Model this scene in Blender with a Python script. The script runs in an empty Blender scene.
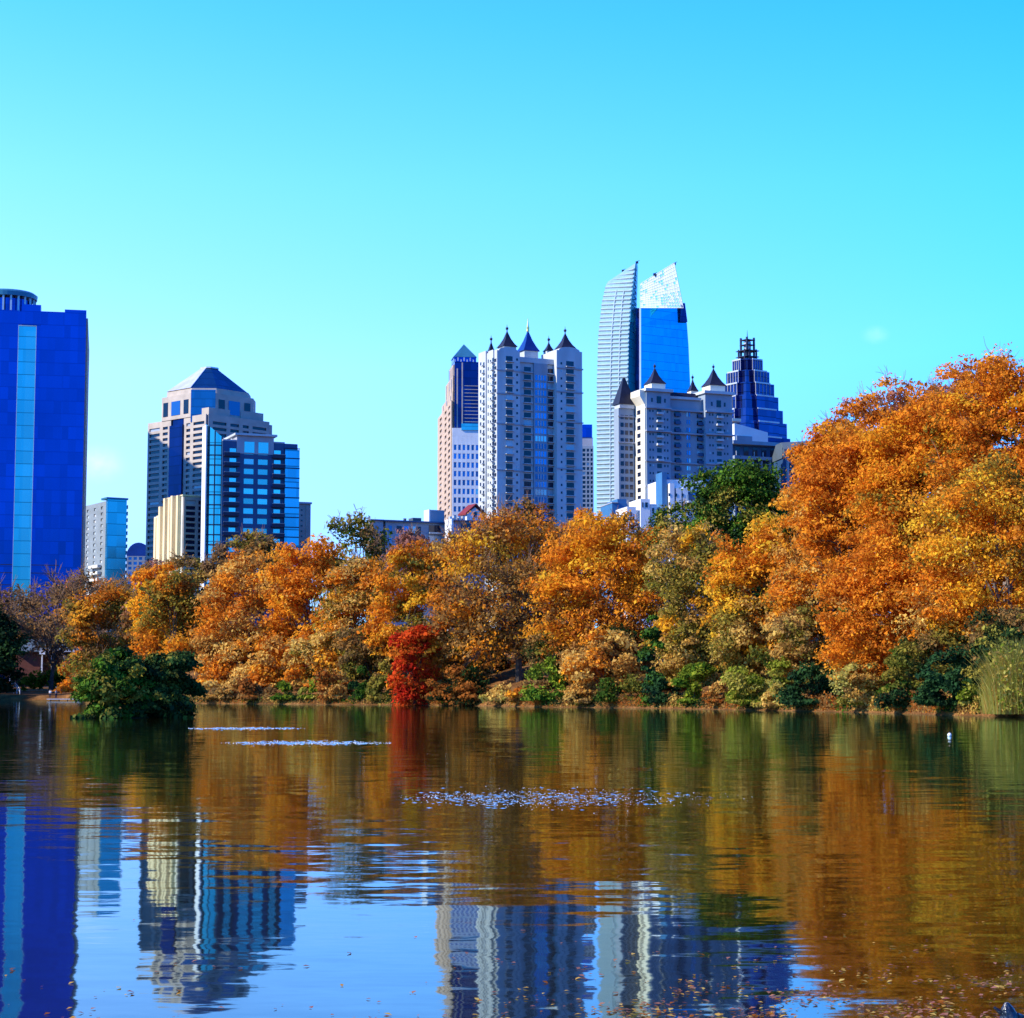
import bpy, math, random
import numpy as np
from mathutils import Vector

# ------------------------------------------------------------------ camera, sky, sun
SC = bpy.context.scene
F_PX, PITCH, EYE, CX, CY = 1900.0, math.atan2(181, 1900.0), 2.0, 512.0, 509.0
SP, CP = math.sin(PITCH), math.cos(PITCH)
cam = bpy.data.cameras.new('camera')
cam.lens = F_PX / 1024 * 36
cam.sensor_width = 36
cam.clip_end = 20000
cam.clip_start = 0.1
camo = bpy.data.objects.new('camera', cam)
SC.collection.objects.link(camo)
camo.location = (0, 0, EYE)
camo.rotation_euler = (math.pi / 2 + PITCH, 0, 0)
SC.camera = camo
SC.view_settings.view_transform = 'Standard'
SC.view_settings.look = 'None'
SC.view_settings.exposure = 0.55
SC.view_settings.gamma = 1.0
SC.cycles.max_bounces = 6
SC.cycles.transparent_max_bounces = 4

SUN_A, SUN_E = math.radians(20), math.radians(34)
SUN_DIR = Vector((-math.cos(SUN_A) * math.cos(SUN_E), -math.sin(SUN_A) * math.cos(SUN_E), math.sin(SUN_E)))
W = bpy.data.worlds.new("World")
SC.world = W
W.use_nodes = True


def make_world():
    nt = W.node_tree
    N, L = nt.nodes, nt.links
    bg = N['Background']
    bg.inputs[1].default_value = 0.1
    sky = N.new('ShaderNodeTexSky')
    sky.sky_type = 'NISHITA'
    sky.sun_disc = False
    sky.sun_elevation = SUN_E
    sky.sun_rotation = math.atan2(SUN_DIR.x, SUN_DIR.y)
    tc = N.new('ShaderNodeTexCoord')
    sep = N.new('ShaderNodeSeparateXYZ')
    L.new(tc.outputs['Generated'], sep.inputs[0])
    ramp = N.new('ShaderNodeValToRGB')
    stops = [(0.0, (1.4, 2.5, 4.8)), (.087, (1.62, 2.55, 4.8)), (.174, (1.38, 2.85, 5.2)), (.26, (1.02, 3.1, 5.6)),
             (.342, (.58, 2.95, 5.8)), (.5, (.42, 2.0, 5.3)), (.707, (.36, 1.5, 4.4)), (1.0, (.34, 1.1, 3.7))]
    el = ramp.color_ramp.elements
    while len(el) < len(stops):
        el.new(0.5)
    for e, (p, c) in zip(el, stops):
        e.position = p
        e.color = (c[0] / 8.76, c[1] / 8.76, c[2] / 8.76, 1)
    L.new(sep.outputs['Z'], ramp.inputs[0])
    mn = N.new('ShaderNodeVectorMath'); mn.operation = 'MINIMUM'
    mn.inputs[1].default_value = (2.6, 4.0, 5.2)
    L.new(sky.outputs[0], mn.inputs[0])
    mu = N.new('ShaderNodeVectorMath'); mu.operation = 'MULTIPLY'
    L.new(mn.outputs[0], mu.inputs[0]); L.new(ramp.outputs[0], mu.inputs[1])
    # brighter and paler on the sun's side, deeper away from it
    mr = N.new('ShaderNodeMapRange')
    mr.inputs[1].default_value = -.3; mr.inputs[2].default_value = .3
    mr.inputs[3].default_value = 0; mr.inputs[4].default_value = 1
    L.new(sep.outputs['X'], mr.inputs[0])
    mx = N.new('ShaderNodeMix'); mx.data_type = 'RGBA'
    mx.inputs['A'].default_value = (1.55 * 6, 1.08 * 6, 6.2, 1)
    mx.inputs['B'].default_value = (.42 * 6, .80 * 6, 5.6, 1)
    L.new(mr.outputs[0], mx.inputs['Factor'])
    m2 = N.new('ShaderNodeVectorMath'); m2.operation = 'MULTIPLY'
    L.new(mu.outputs[0], m2.inputs[0]); L.new(mx.outputs['Result'], m2.inputs[1])
    # outside the view a deeper blue tint is added to colour the shade
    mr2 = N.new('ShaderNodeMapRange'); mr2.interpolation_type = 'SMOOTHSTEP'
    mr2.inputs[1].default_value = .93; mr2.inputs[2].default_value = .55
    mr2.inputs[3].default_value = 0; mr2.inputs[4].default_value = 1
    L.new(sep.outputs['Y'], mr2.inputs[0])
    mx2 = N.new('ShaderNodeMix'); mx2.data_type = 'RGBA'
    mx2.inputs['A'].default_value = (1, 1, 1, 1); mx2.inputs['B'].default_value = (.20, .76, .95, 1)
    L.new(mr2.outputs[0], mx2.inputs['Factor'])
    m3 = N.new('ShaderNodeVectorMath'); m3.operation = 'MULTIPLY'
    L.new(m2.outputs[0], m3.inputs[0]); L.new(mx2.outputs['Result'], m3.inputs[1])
    # two faint wisps of cloud
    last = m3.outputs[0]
    for d, r, amt in (((.187, .965, .182), .009, .14), ((-.213, .970, .116), .018, .24)):
        v = Vector(d).normalized()
        ds = N.new('ShaderNodeVectorMath'); ds.operation = 'DISTANCE'
        nz = N.new('ShaderNodeTexNoise'); nz.inputs['Scale'].default_value = 160; nz.inputs['Detail'].default_value = 5
        L.new(tc.outputs['Generated'], nz.inputs['Vector'])
        sc_ = N.new('ShaderNodeVectorMath'); sc_.operation = 'MULTIPLY'; sc_.inputs[1].default_value = (1, 1, 1.5)
        L.new(tc.outputs['Generated'], sc_.inputs[0])
        L.new(sc_.outputs[0], ds.inputs[0]); ds.inputs[1].default_value = (v.x, v.y, v.z * 1.5)
        m = N.new('ShaderNodeMapRange'); m.interpolation_type = 'SMOOTHSTEP'
        m.inputs[1].default_value = r; m.inputs[2].default_value = 0; m.inputs[3].default_value = 0; m.inputs[4].default_value = amt
        L.new(ds.outputs['Value'], m.inputs[0])
        mm = N.new('ShaderNodeMath'); mm.operation = 'MULTIPLY'
        L.new(m.outputs[0], mm.inputs[0]); L.new(nz.outputs['Fac'], mm.inputs[1])
        mc = N.new('ShaderNodeMix'); mc.data_type = 'RGBA'
        L.new(mm.outputs[0], mc.inputs['Factor']); L.new(last, mc.inputs['A'])
        mc.inputs['B'].default_value = (14, 14, 20, 1)
        last = mc.outputs['Result']
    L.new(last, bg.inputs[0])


make_world()
sl = bpy.data.lights.new('sun', 'SUN')
sl.energy = 5.0
sl.angle = math.radians(0.5)
sl.color = (1.0, .93, .80)
so = bpy.data.objects.new('sun', sl)
SC.collection.objects.link(so)
so.rotation_euler = SUN_DIR.to_track_quat('Z', 'Y').to_euler()
so.location = SUN_DIR * 300

# ------------------------------------------------------------------ helpers
rnd = random.Random(7)
RNG = np.random.default_rng(11)


def ray(px, py):
    xc, yc = (px - CX) / F_PX, (CY - py) / F_PX
    return xc, CP - yc * SP, SP + yc * CP


def at(px, py, Y):
    """world point seen at a pixel of the photograph, at distance Y"""
    dx, dy, dz = ray(px, py)
    t = Y / dy
    return Vector((dx * t, Y, EYE + dz * t))


def water_at(px, py):
    dx, dy, dz = ray(px, py)
    t = -EYE / dz
    return Vector((dx * t, dy * t, 0))


SHORE_PX = [(-2600, 60), (-1200, 160), (-500, 250), (-120, 335), (-30, 368), (0, 378), (75, 372), (110, 330), (150, 300), (200, 280), (300, 266), (400, 252), (480, 238),
            (540, 222), (600, 215), (700, 198), (800, 180), (850, 172), (950, 150), (1024, 141), (1300, 105), (2200, 50), (4000, 16)]
_az = [math.atan((p - CX) / F_PX) for p, _ in SHORE_PX]
_rr = [d / math.cos(a) for a, (_, d) in zip(_az, SHORE_PX)]
_az = [-math.pi, -1.75, -1.4] + _az + [1.4, 1.75, math.pi]
_rr = [3.5, 3.5, 14] + _rr + [9, 3.5, 3.5]


def shore_r(az):
    return np.interp(az, _az, _rr)


def shore_y(px):
    return float(np.interp(px, [p for p, _ in SHORE_PX], [d for _, d in SHORE_PX]))


def ground_z(x, y):
    az = np.arctan2(x, y)
    r = np.hypot(x, y)
    s = r - shore_r(az)
    f = np.interp(az, [-1.3, -.30, -.225, -.17, .4, 1.2], [.3, .25, .25, 1, 1, .3])
    z = np.interp(s, [-8, -1, 0, .8, 3, 10, 30, 80, 150, 300, 1000, 9000], [-1.5, -.25, 0, .45, 1.1, 2.2, 4.8, 9, 14, 18, 20, 22])
    wob = .25 * np.sin(x * .21 + 1.3 * np.sin(y * .13)) * np.clip(s / 6, 0, 1)
    return np.where(s > 3, 1.1 + (z - 1.1) * f, z) + wob


def gz(x, y):
    return float(ground_z(np.float64(x), np.float64(y)))


class MB:
    """collects shapes into one mesh"""

    def __init__(s):
        s.v, s.f, s.smooth = [], [], False

    def add(s, vs, fs):
        n = len(s.v)
        s.v += [tuple(p) for p in vs]
        s.f += [tuple(i + n for i in q) for q in fs]

    def box(s, x0, x1, y0, y1, z0, z1):
        if x0 > x1: x0, x1 = x1, x0
        if y0 > y1: y0, y1 = y1, y0
        s.add([(x0, y0, z0), (x1, y0, z0), (x1, y1, z0), (x0, y1, z0), (x0, y0, z1), (x1, y0, z1), (x1, y1, z1), (x0, y1, z1)],
              [(0, 3, 2, 1), (4, 5, 6, 7), (0, 1, 5, 4), (1, 2, 6, 5), (2, 3, 7, 6), (3, 0, 4, 7)])

    def loft(s, rings, cap=True):
        n = len(rings[0])
        vs = [p for r in rings for p in r]
        fs = []
        for k in range(len(rings) - 1):
            for i in range(n):
                j = (i + 1) % n
                fs.append((k * n + i, k * n + j, (k + 1) * n + j, (k + 1) * n + i))
        if cap:
            fs.append(tuple(range(n - 1, -1, -1)))
            fs.append(tuple((len(rings) - 1) * n + i for i in range(n)))
        s.add(vs, fs)

    def prism(s, poly, z0, z1):
        s.loft([[(x, y, z0) for x, y in poly], [(x, y, z1) for x, y in poly]])

    def frustum(s, p0, z0, p1, z1):
        s.loft([[(x, y, z0) for x, y in p0], [(x, y, z1) for x, y in p1]])

    def rpyr(s, cx, cy, w, d, z0, z1, flare=.0, tip=.02):
        """pyramid roof, slightly concave when flare > 0"""
        def ring(k, z):
            a, b = w / 2 * k, d / 2 * k
            return [(cx - a, cy - b, z), (cx + a, cy - b, z), (cx + a, cy + b, z), (cx - a, cy + b, z)]
        h = z1 - z0
        if flare:
            s.loft([ring(1, z0), ring(.74 - flare, z0 + .22 * h), ring(.42 - flare, z0 + .52 * h), ring(tip, z1)])
        else:
            s.loft([ring(1, z0), ring(tip, z1)])

    def tube(s, pts, rad, n=5):
        pts = [Vector(p) for p in pts]
        rings = []
        for i, p in enumerate(pts):
            d = (pts[min(i + 1, len(pts) - 1)] - pts[max(i - 1, 0)])
            d = d.normalized() if d.length > 1e-9 else Vector((0, 0, 1))
            a = d.cross(Vector((0.31, 0.95, 0.05)) if abs(d.y) < .9 else Vector((1, 0, 0))).normalized()
            b = d.cross(a)
            r = rad[i]
            rings.append([p + a * r * math.cos(2 * math.pi * k / n) + b * r * math.sin(2 * math.pi * k / n) for k in range(n)])
        s.loft(rings)

    def cyl(s, cx, cy, r0, z0, r1, z1, n=20):
        s.loft([[(cx + r0 * math.cos(2 * math.pi * k / n), cy + r0 * math.sin(2 * math.pi * k / n), z0) for k in range(n)],
                [(cx + r1 * math.cos(2 * math.pi * k / n), cy + r1 * math.sin(2 * math.pi * k / n), z1) for k in range(n)]])

    def ball(s, cx, cy, cz, rx, ry, rz, n=10, m=6):
        rings = []
        for j in range(m + 1):
            t = -math.pi / 2 + math.pi * j / m
            c = max(math.cos(t), .02)
            rings.append([(cx + rx * c * math.cos(2 * math.pi * k / n), cy + ry * c * math.sin(2 * math.pi * k / n), cz + rz * math.sin(t)) for k in range(n)])
        s.loft(rings)

    def mesh(s, name, mat):
        me = bpy.data.meshes.new(name)
        me.from_pydata(s.v, [], s.f)
        me.materials.append(mat)
        if s.smooth:
            me.polygons.foreach_set('use_smooth', [True] * len(me.polygons))
        me.update()
        return me

    def build(s, name, mat, parent=None):
        o = bpy.data.objects.new(name, s.mesh(name, mat))
        SC.collection.objects.link(o)
        o.parent = parent
        return o


def tag(o, label=None, cat=None, group=None, kind=None):
    if label: o['label'] = label
    if cat: o['category'] = cat
    if group: o['group'] = group
    if kind: o['kind'] = kind
    return o


def empty(name, loc, rz=0):
    o = bpy.data.objects.new(name, None)
    o.empty_display_size = .5
    SC.collection.objects.link(o)
    o.location = loc
    o.rotation_euler = (0, 0, rz)
    return o


# ------------------------------------------------------------------ materials
def new_mat(name):
    m = bpy.data.materials.new(name)
    m.use_nodes = True
    nt = m.node_tree
    return m, nt.nodes, nt.links, nt.nodes['Principled BSDF']


def solid(name, col, rough=.7, metal=0.0, var=.18, scale=.25, spec=.3, bump=0.0, streak=False):
    """weathered plain surface: noise varies the colour a little"""
    m, N, L, P = new_mat(name)
    P.inputs['Roughness'].default_value = rough
    P.inputs['Metallic'].default_value = metal
    P.inputs['Specular IOR Level'].default_value = spec
    tc = N.new('ShaderNodeTexCoord')
    mp = N.new('ShaderNodeMapping')
    mp.inputs['Scale'].default_value = (1, 1, .25) if streak else (1, 1, 1)
    L.new(tc.outputs['Object'], mp.inputs[0])
    nz = N.new('ShaderNodeTexNoise'); nz.inputs['Scale'].default_value = scale; nz.inputs['Detail'].default_value = 6
    L.new(mp.outputs[0], nz.inputs['Vector'])
    r = N.new('ShaderNodeMapRange')
    r.inputs[1].default_value = .25; r.inputs[2].default_value = .75
    r.inputs[3].default_value = 1 - var; r.inputs[4].default_value = 1 + var
    L.new(nz.outputs['Fac'], r.inputs[0])
    v = N.new('ShaderNodeVectorMath'); v.operation = 'SCALE'
    v.inputs[0].default_value = col
    L.new(r.outputs[0], v.inputs['Scale'])
    L.new(v.outputs[0], P.inputs['Base Color'])
    if bump:
        b = N.new('ShaderNodeBump'); b.inputs['Strength'].default_value = bump; b.inputs['Distance'].default_value = .1
        L.new(nz.outputs['Fac'], b.inputs['Height']); L.new(b.outputs[0], P.inputs['Normal'])
    return m


def glass(name, tint, cell=(2.5, 2.5, 3.4), rough=.12, metal=.85, var=.22, line=.06, tilt=.02, linecol=None):
    """reflecting curtain wall: each pane has its own shade and tilt, with thin joints between panes"""
    m, N, L, P = new_mat(name)
    P.inputs['Roughness'].default_value = rough
    P.inputs['Metallic'].default_value = metal
    tc = N.new('ShaderNodeTexCoord')
    dv = N.new('ShaderNodeVectorMath'); dv.operation = 'DIVIDE'; dv.inputs[1].default_value = cell
    L.new(tc.outputs['Object'], dv.inputs[0])
    off = N.new('ShaderNodeVectorMath'); off.operation = 'ADD'; off.inputs[1].default_value = (.013, .017, .011)
    L.new(dv.outputs[0], off.inputs[0])
    fl = N.new('ShaderNodeVectorMath'); fl.operation = 'FLOOR'; L.new(off.outputs[0], fl.inputs[0])
    wn = N.new('ShaderNodeTexWhiteNoise'); wn.noise_dimensions = '3D'; L.new(fl.outputs[0], wn.inputs['Vector'])
    nz = N.new('ShaderNodeTexNoise'); nz.inputs['Scale'].default_value = .035; nz.inputs['Detail'].default_value = 3
    L.new(tc.outputs['Object'], nz.inputs['Vector'])
    ad = N.new('ShaderNodeMath'); ad.operation = 'MULTIPLY_ADD'; ad.inputs[1].default_value = .45
    L.new(wn.outputs['Value'], ad.inputs[0]); L.new(nz.outputs['Fac'], ad.inputs[2])
    r = N.new('ShaderNodeMapRange'); r.inputs[1].default_value = .4; r.inputs[2].default_value = 1.05
    r.inputs[3].default_value = 1 - var; r.inputs[4].default_value = 1 + var
    L.new(ad.outputs[0], r.inputs[0])
    v = N.new('ShaderNodeVectorMath'); v.operation = 'SCALE'; v.inputs[0].default_value = tint
    L.new(r.outputs[0], v.inputs['Scale'])
    fr = N.new('ShaderNodeVectorMath'); fr.operation = 'FRACTION'; L.new(off.outputs[0], fr.inputs[0])
    sp = N.new('ShaderNodeSeparateXYZ'); L.new(fr.outputs[0], sp.inputs[0])
    ls = N.new('ShaderNodeMath'); ls.operation = 'LESS_THAN'; ls.inputs[1].default_value = line
    L.new(sp.outputs['Z'], ls.inputs[0])
    mx = N.new('ShaderNodeMix'); mx.data_type = 'RGBA'
    L.new(ls.outputs[0], mx.inputs['Factor']); L.new(v.outputs[0], mx.inputs['A'])
    lc = linecol or tuple(c * .45 for c in tint)
    mx.inputs['B'].default_value = (*lc, 1)
    L.new(mx.outputs['Result'], P.inputs['Base Color'])
    # pane tilt
    ge = N.new('ShaderNodeNewGeometry')
    sb = N.new('ShaderNodeVectorMath'); sb.operation = 'SUBTRACT'; sb.inputs[1].default_value = (.5, .5, .5)
    L.new(wn.outputs['Color'], sb.inputs[0])
    sc_ = N.new('ShaderNodeVectorMath'); sc_.operation = 'SCALE'; sc_.inputs['Scale'].default_value = tilt
    L.new(sb.outputs[0], sc_.inputs[0])
    a2 = N.new('ShaderNodeVectorMath'); a2.operation = 'ADD'
    L.new(ge.outputs['Normal'], a2.inputs[0]); L.new(sc_.outputs[0], a2.inputs[1])
    nn = N.new('ShaderNodeVectorMath'); nn.operation = 'NORMALIZE'; L.new(a2.outputs[0], nn.inputs[0])
    L.new(nn.outputs[0], P.inputs['Normal'])
    return m


def window_mat(name, tint, rough=.15, metal=.5, light=.0, lightcol=(.5, .5, .48)):
    """window glass; some windows show pale blinds"""
    m, N, L, P = new_mat(name)
    P.inputs['Roughness'].default_value = rough
    P.inputs['Metallic'].default_value = metal
    oi = N.new('ShaderNodeObjectInfo')
    ge = N.new('ShaderNodeNewGeometry')
    wn = N.new('ShaderNodeTexWhiteNoise'); wn.noise_dimensions = '2D'
    cv = N.new('ShaderNodeCombineXYZ')
    L.new(oi.outputs['Random'], cv.inputs[0]); L.new(ge.outputs['Random Per Island'], cv.inputs[1])
    L.new(cv.outputs[0], wn.inputs['Vector'])
    r = N.new('ShaderNodeMapRange'); r.inputs[3].default_value = .6; r.inputs[4].default_value = 1.5
    L.new(wn.outputs['Value'], r.inputs[0])
    v = N.new('ShaderNodeVectorMath'); v.operation = 'SCALE'; v.inputs[0].default_value = tint
    L.new(r.outputs[0], v.inputs['Scale'])
    gt = N.new('ShaderNodeMath'); gt.operation = 'GREATER_THAN'; gt.inputs[1].default_value = 1 - light
    L.new(wn.outputs['Value'], gt.inputs[0])
    mx = N.new('ShaderNodeMix'); mx.data_type = 'RGBA'
    L.new(gt.outputs[0], mx.inputs['Factor']); L.new(v.outputs[0], mx.inputs['A']); mx.inputs['B'].default_value = (*lightcol, 1)
    L.new(mx.outputs['Result'], P.inputs['Base Color'])
    return m


def leaf_mat(name, trans=.35):
    m, N, L, P = new_mat(name)
    at_ = N.new('ShaderNodeAttribute'); at_.attribute_name = 'Col'
    N.remove(P)
    d = N.new('ShaderNodeBsdfDiffuse'); t = N.new('ShaderNodeBsdfTranslucent'); mx = N.new('ShaderNodeMixShader')
    mx.inputs[0].default_value = trans
    L.new(at_.outputs['Color'], d.inputs[0]); L.new(at_.outputs['Color'], t.inputs[0])
    L.new(d.outputs[0], mx.inputs[1]); L.new(t.outputs[0], mx.inputs[2])
    L.new(mx.outputs[0], N['Material Output'].inputs['Surface'])
    return m


M = {}
M['stone'] = solid('pale_stone', (.47, .49, .48), .8, streak=True)
M['stone_trim'] = solid('stone_trim', (.34, .34, .36), .8)
M['castle'] = solid('castle_stone', (.25, .30, .34), .8, streak=True)  # darker bluish stone; the castle fronts' shade is put into this colour
M['cream'] = solid('cream_concrete', (.72, .56, .30), .8, streak=True)
M['cream_pale'] = solid('pale_cream', (.78, .70, .52), .8)
M['beige'] = solid('beige_granite', (.50, .35, .23), .7)
M['pink'] = solid('pinkish_granite', (.45, .38, .31), .7)
M['white'] = solid('white_render', (.70, .70, .68), .7, var=.1)
M['band'] = solid('pale_spandrel', (.33, .42, .46), .5, var=.1)
M['crown'] = solid('frosted_glass', (.50, .60, .62), .4, var=.2, scale=.3)
M['stairblue'] = solid('blue_render', (.04, .15, .30), .6)
M['g_side'] = glass('side_glass', (.02, .26, .52), (1.8, 1.8, 4), metal=.35, var=.1)
M['greyblue'] = solid('grey_concrete', (.22, .27, .32), .8)
M['darkframe'] = solid('dark_frame', (.02, .022, .05), .5)
M['navyframe'] = solid('navy_facade', (.028, .07, .15), .45)
M['slate'] = solid('slate_roof', (.014, .014, .026), .55, var=.3, scale=.8)
M['slate_blue'] = solid('blue_metal_roof', (.02, .06, .22), .35, metal=.6)
M['copper'] = solid('teal_roof', (.05, .22, .30), .4, metal=.5)
M['metal_pale'] = solid('pale_metal', (.55, .55, .55), .4, metal=.3)
M['gold'] = solid('gilded_finial', (.85, .6, .18), .3, metal=.9)
M['redroof'] = solid('red_tile_roof', (.20, .022, .025), .8)
M['brick'] = solid('brown_brick', (.14, .045, .028), .85, scale=2)
M['roofgrey'] = solid('grey_roofing', (.07, .095, .11), .8)
M['tan'] = solid('tan_render', (.34, .27, .23), .8)
M['bark'] = solid('bark', (.055, .040, .030), .9, var=.45, scale=1.5, bump=.4)
M['bark_pale'] = solid('pale_bark', (.20, .16, .13), .9, var=.4, scale=1.5, bump=.4)
M['twig'] = solid('twig', (.17, .095, .05), .9, var=.3)
M['g_navy'] = glass('navy_curtain_glass', (.004, .053, .28), (2.2, 2.2, 3.8), var=.2, line=.05, linecol=(.003, .036, .21))
M['g_cyan'] = glass('cyan_curtain_glass', (.12, .42, .42), (3, 3, 3.8), var=.15)
M['g_dark'] = glass('dark_curtain_glass', (.010, .025, .11), (3, 3, 3.6), var=.35)
M['g_roof'] = glass('blue_roof_glass', (.02, .12, .22), (3, 3, 3), var=.2)
M['g_sky'] = glass('sky_blue_glass', (.0, .34, .55), (1.8, 1.8, 4.0), var=.12, line=.05)
M['g_pale'] = solid('pale_fritted_glass', (.24, .37, .43), .25, var=.12, scale=.4, spec=.6)
M['g_purple'] = glass('purple_curtain_glass', (.035, .055, .17), (2.2, 2.2, 3.6), var=.35, line=.1)
M['g_condo'] = glass('bright_condo_glass', (.10, .36, .46), (2.2, 2.2, 3.9), var=.25, line=.07)
M['g_turq'] = glass('turquoise_glass', (.25, .62, .52), (3.2, 3.2, 4), var=.2, line=.07)
M['w_dark'] = window_mat('dark_window', (.008, .012, .035), metal=.1, light=.07, lightcol=(.35, .38, .42))
M['w_blue'] = window_mat('blue_window', (.05, .16, .32), metal=.8, light=.05)
M['w_bright'] = window_mat('bright_window', (.30, .58, .52), metal=.85, light=.1)
M['w_white'] = window_mat('pale_window', (.45, .5, .5), metal=.2, light=.2, lightcol=(.7, .7, .7))
M['leaf'] = leaf_mat('autumn_leaf', .45)
M['leaf_g'] = leaf_mat('evergreen_leaf', .15)


# ------------------------------------------------------------------ terrain, water
def ground():
    az = np.concatenate([np.linspace(-math.pi, -.62, 60), np.linspace(-.60, .60, 260), np.linspace(.62, math.pi, 60)[:-1]])
    offs = [-1e9, -60, -25, -8, -3, -1, -.3, .2, .8, 1.8, 3.2, 5, 8, 13, 20, 30, 45, 65, 90, 125, 170, 240, 340, 520, 800, 1500, 3000, 6000, 9000]
    V = []
    for k, o in enumerate(offs):
        R = shore_r(az)
        r = np.maximum(R + o, .3 + k * .15) if o < 0 else R + o
        x, y = r * np.sin(az), r * np.cos(az)
        V.append(np.stack([x, y, ground_z(x, y)], 1))
    n = len(az)
    V = np.concatenate(V)
    Fc = []
    for k in range(len(offs) - 1):
        for i in range(n):
            j = (i + 1) % n
            Fc.append((k * n + i, k * n + j, (k + 1) * n + j, (k + 1) * n + i))
    Fc.append(tuple(range(n)))
    m, N, L, P = new_mat('leaf_littered_ground')
    tc = N.new('ShaderNodeTexCoord')
    a = N.new('ShaderNodeTexNoise'); a.inputs['Scale'].default_value = .35; a.inputs['Detail'].default_value = 8
    b = N.new('ShaderNodeTexNoise'); b.inputs['Scale'].default_value = 6; b.inputs['Detail'].default_value = 6
    L.new(tc.outputs['Object'], a.inputs['Vector']); L.new(tc.outputs['Object'], b.inputs['Vector'])
    r = N.new('ShaderNodeValToRGB')
    r.color_ramp.elements.new(.5)
    for e, (p, c) in zip(r.color_ramp.elements, [(.32, (.035, .016, .006, 1)), (.5, (.13, .055, .016, 1)), (.68, (.34, .16, .05, 1))]):
        e.position = p; e.color = c
    mx = N.new('ShaderNodeMath'); mx.operation = 'MULTIPLY_ADD'; mx.inputs[1].default_value = .5
    L.new(b.outputs['Fac'], mx.inputs[0])
    hf = N.new('ShaderNodeMath'); hf.operation = 'MULTIPLY'; hf.inputs[1].default_value = .5
    L.new(a.outputs['Fac'], hf.inputs[0]); L.new(hf.outputs[0], mx.inputs[2])
    L.new(mx.outputs[0], r.inputs[0]); L.new(r.outputs[0], P.inputs['Base Color'])
    P.inputs['Roughness'].default_value = .95
    P.inputs['Specular IOR Level'].default_value = .05
    me = bpy.data.meshes.new('ground')
    me.from_pydata(V.tolist(), [], Fc)
    me.materials.append(m)
    o = bpy.data.objects.new('ground', me)
    SC.collection.objects.link(o)
    tag(o, 'leaf littered earth bank and park ground around the lake', None, None, 'structure')


def water():
    m, N, L, P = new_mat('lake_water')
    N.remove(P)
    df = N.new('ShaderNodeBsdfDiffuse'); df.inputs['Color'].default_value = (.010, .009, .001, 1)
    gl = N.new('ShaderNodeBsdfGlossy'); gl.inputs['Color'].default_value = (.74, .95, .96, 1); gl.inputs['Roughness'].default_value = .034
    fr = N.new('ShaderNodeFresnel'); fr.inputs['IOR'].default_value = 1.46
    ms = N.new('ShaderNodeMixShader')
    L.new(fr.outputs[0], ms.inputs[0]); L.new(df.outputs[0], ms.inputs[1]); L.new(gl.outputs[0], ms.inputs[2])
    L.new(ms.outputs[0], N['Material Output'].inputs['Surface'])
    ge = N.new('ShaderNodeNewGeometry')
    total = None
    # every octave gives a random slope field; crests run roughly along x
    for sx, sy, det, amp in ((.35, 1.3, 1.5, .0066), (1.1, 3.2, 1.5, .0088), (4.0, 11.0, 2.0, .0060), (.05, .16, 1.0, .0022)):
        mp = N.new('ShaderNodeMapping')
        mp.inputs['Scale'].default_value = (sx, sy, 1); mp.inputs['Rotation'].default_value = (0, 0, .08)
        L.new(ge.outputs['Position'], mp.inputs[0])
        nz = N.new('ShaderNodeTexNoise'); nz.inputs['Scale'].default_value = 1; nz.inputs['Detail'].default_value = det
        L.new(mp.outputs[0], nz.inputs['Vector'])
        s = N.new('ShaderNodeVectorMath'); s.operation = 'SUBTRACT'; s.inputs[1].default_value = (.5, .5, .5)
        L.new(nz.outputs['Color'], s.inputs[0])
        k = N.new('ShaderNodeVectorMath'); k.operation = 'MULTIPLY'; k.inputs[1].default_value = (amp * 2.2, amp * 4, 0)
        L.new(s.outputs[0], k.inputs[0])
        if total is None:
            total = k
        else:
            a = N.new('ShaderNodeVectorMath'); a.operation = 'ADD'
            L.new(total.outputs[0], a.inputs[0]); L.new(k.outputs[0], a.inputs[1])
            total = a
    # patches of breeze: calmer and rougher areas
    br = N.new('ShaderNodeTexNoise'); br.inputs['Scale'].default_value = .06; br.inputs['Detail'].default_value = 2
    L.new(ge.outputs['Position'], br.inputs['Vector'])
    r = N.new('ShaderNodeMapRange'); r.inputs[1].default_value = .35; r.inputs[2].default_value = .65
    r.inputs[3].default_value = .6; r.inputs[4].default_value = 1.35
    L.new(br.outputs['Fac'], r.inputs[0])
    sc_ = N.new('ShaderNodeVectorMath'); sc_.operation = 'SCALE'
    L.new(total.outputs[0], sc_.inputs[0]); L.new(r.outputs[0], sc_.inputs['Scale'])
    up = N.new('ShaderNodeVectorMath'); up.operation = 'ADD'; up.inputs[1].default_value = (0, 0, 1)
    L.new(sc_.outputs[0], up.inputs[0])
    nn = N.new('ShaderNodeVectorMath'); nn.operation = 'NORMALIZE'; L.new(up.outputs[0], nn.inputs[0])
    for q in (df, gl, fr):
        L.new(nn.outputs[0], q.inputs['Normal'])
    mb = MB()
    mb.add([(-700, -40, 0), (700, -40, 0), (700, 600, 0), (-700, 600, 0)], [(0, 1, 2, 3)])
    tag(mb.build('lake_water', m), 'calm lake reflecting the trees and towers', None, None, 'structure')


ground()
water()

# islet under the dark green bush
mb = MB(); mb.smooth = True
c = water_at(140, 716)
ISLET = Vector((c.x, 137.5, 0))
mb.ball(0, 0, -.47, 4.6, 2.4, .60, 24, 8)
o = mb.build('islet_ground', solid('islet_earth', (.05, .045, .03), .95, scale=2)); o.location = ISLET
tag(o, 'low earth islet carrying the green bush', None, None, 'structure')


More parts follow.
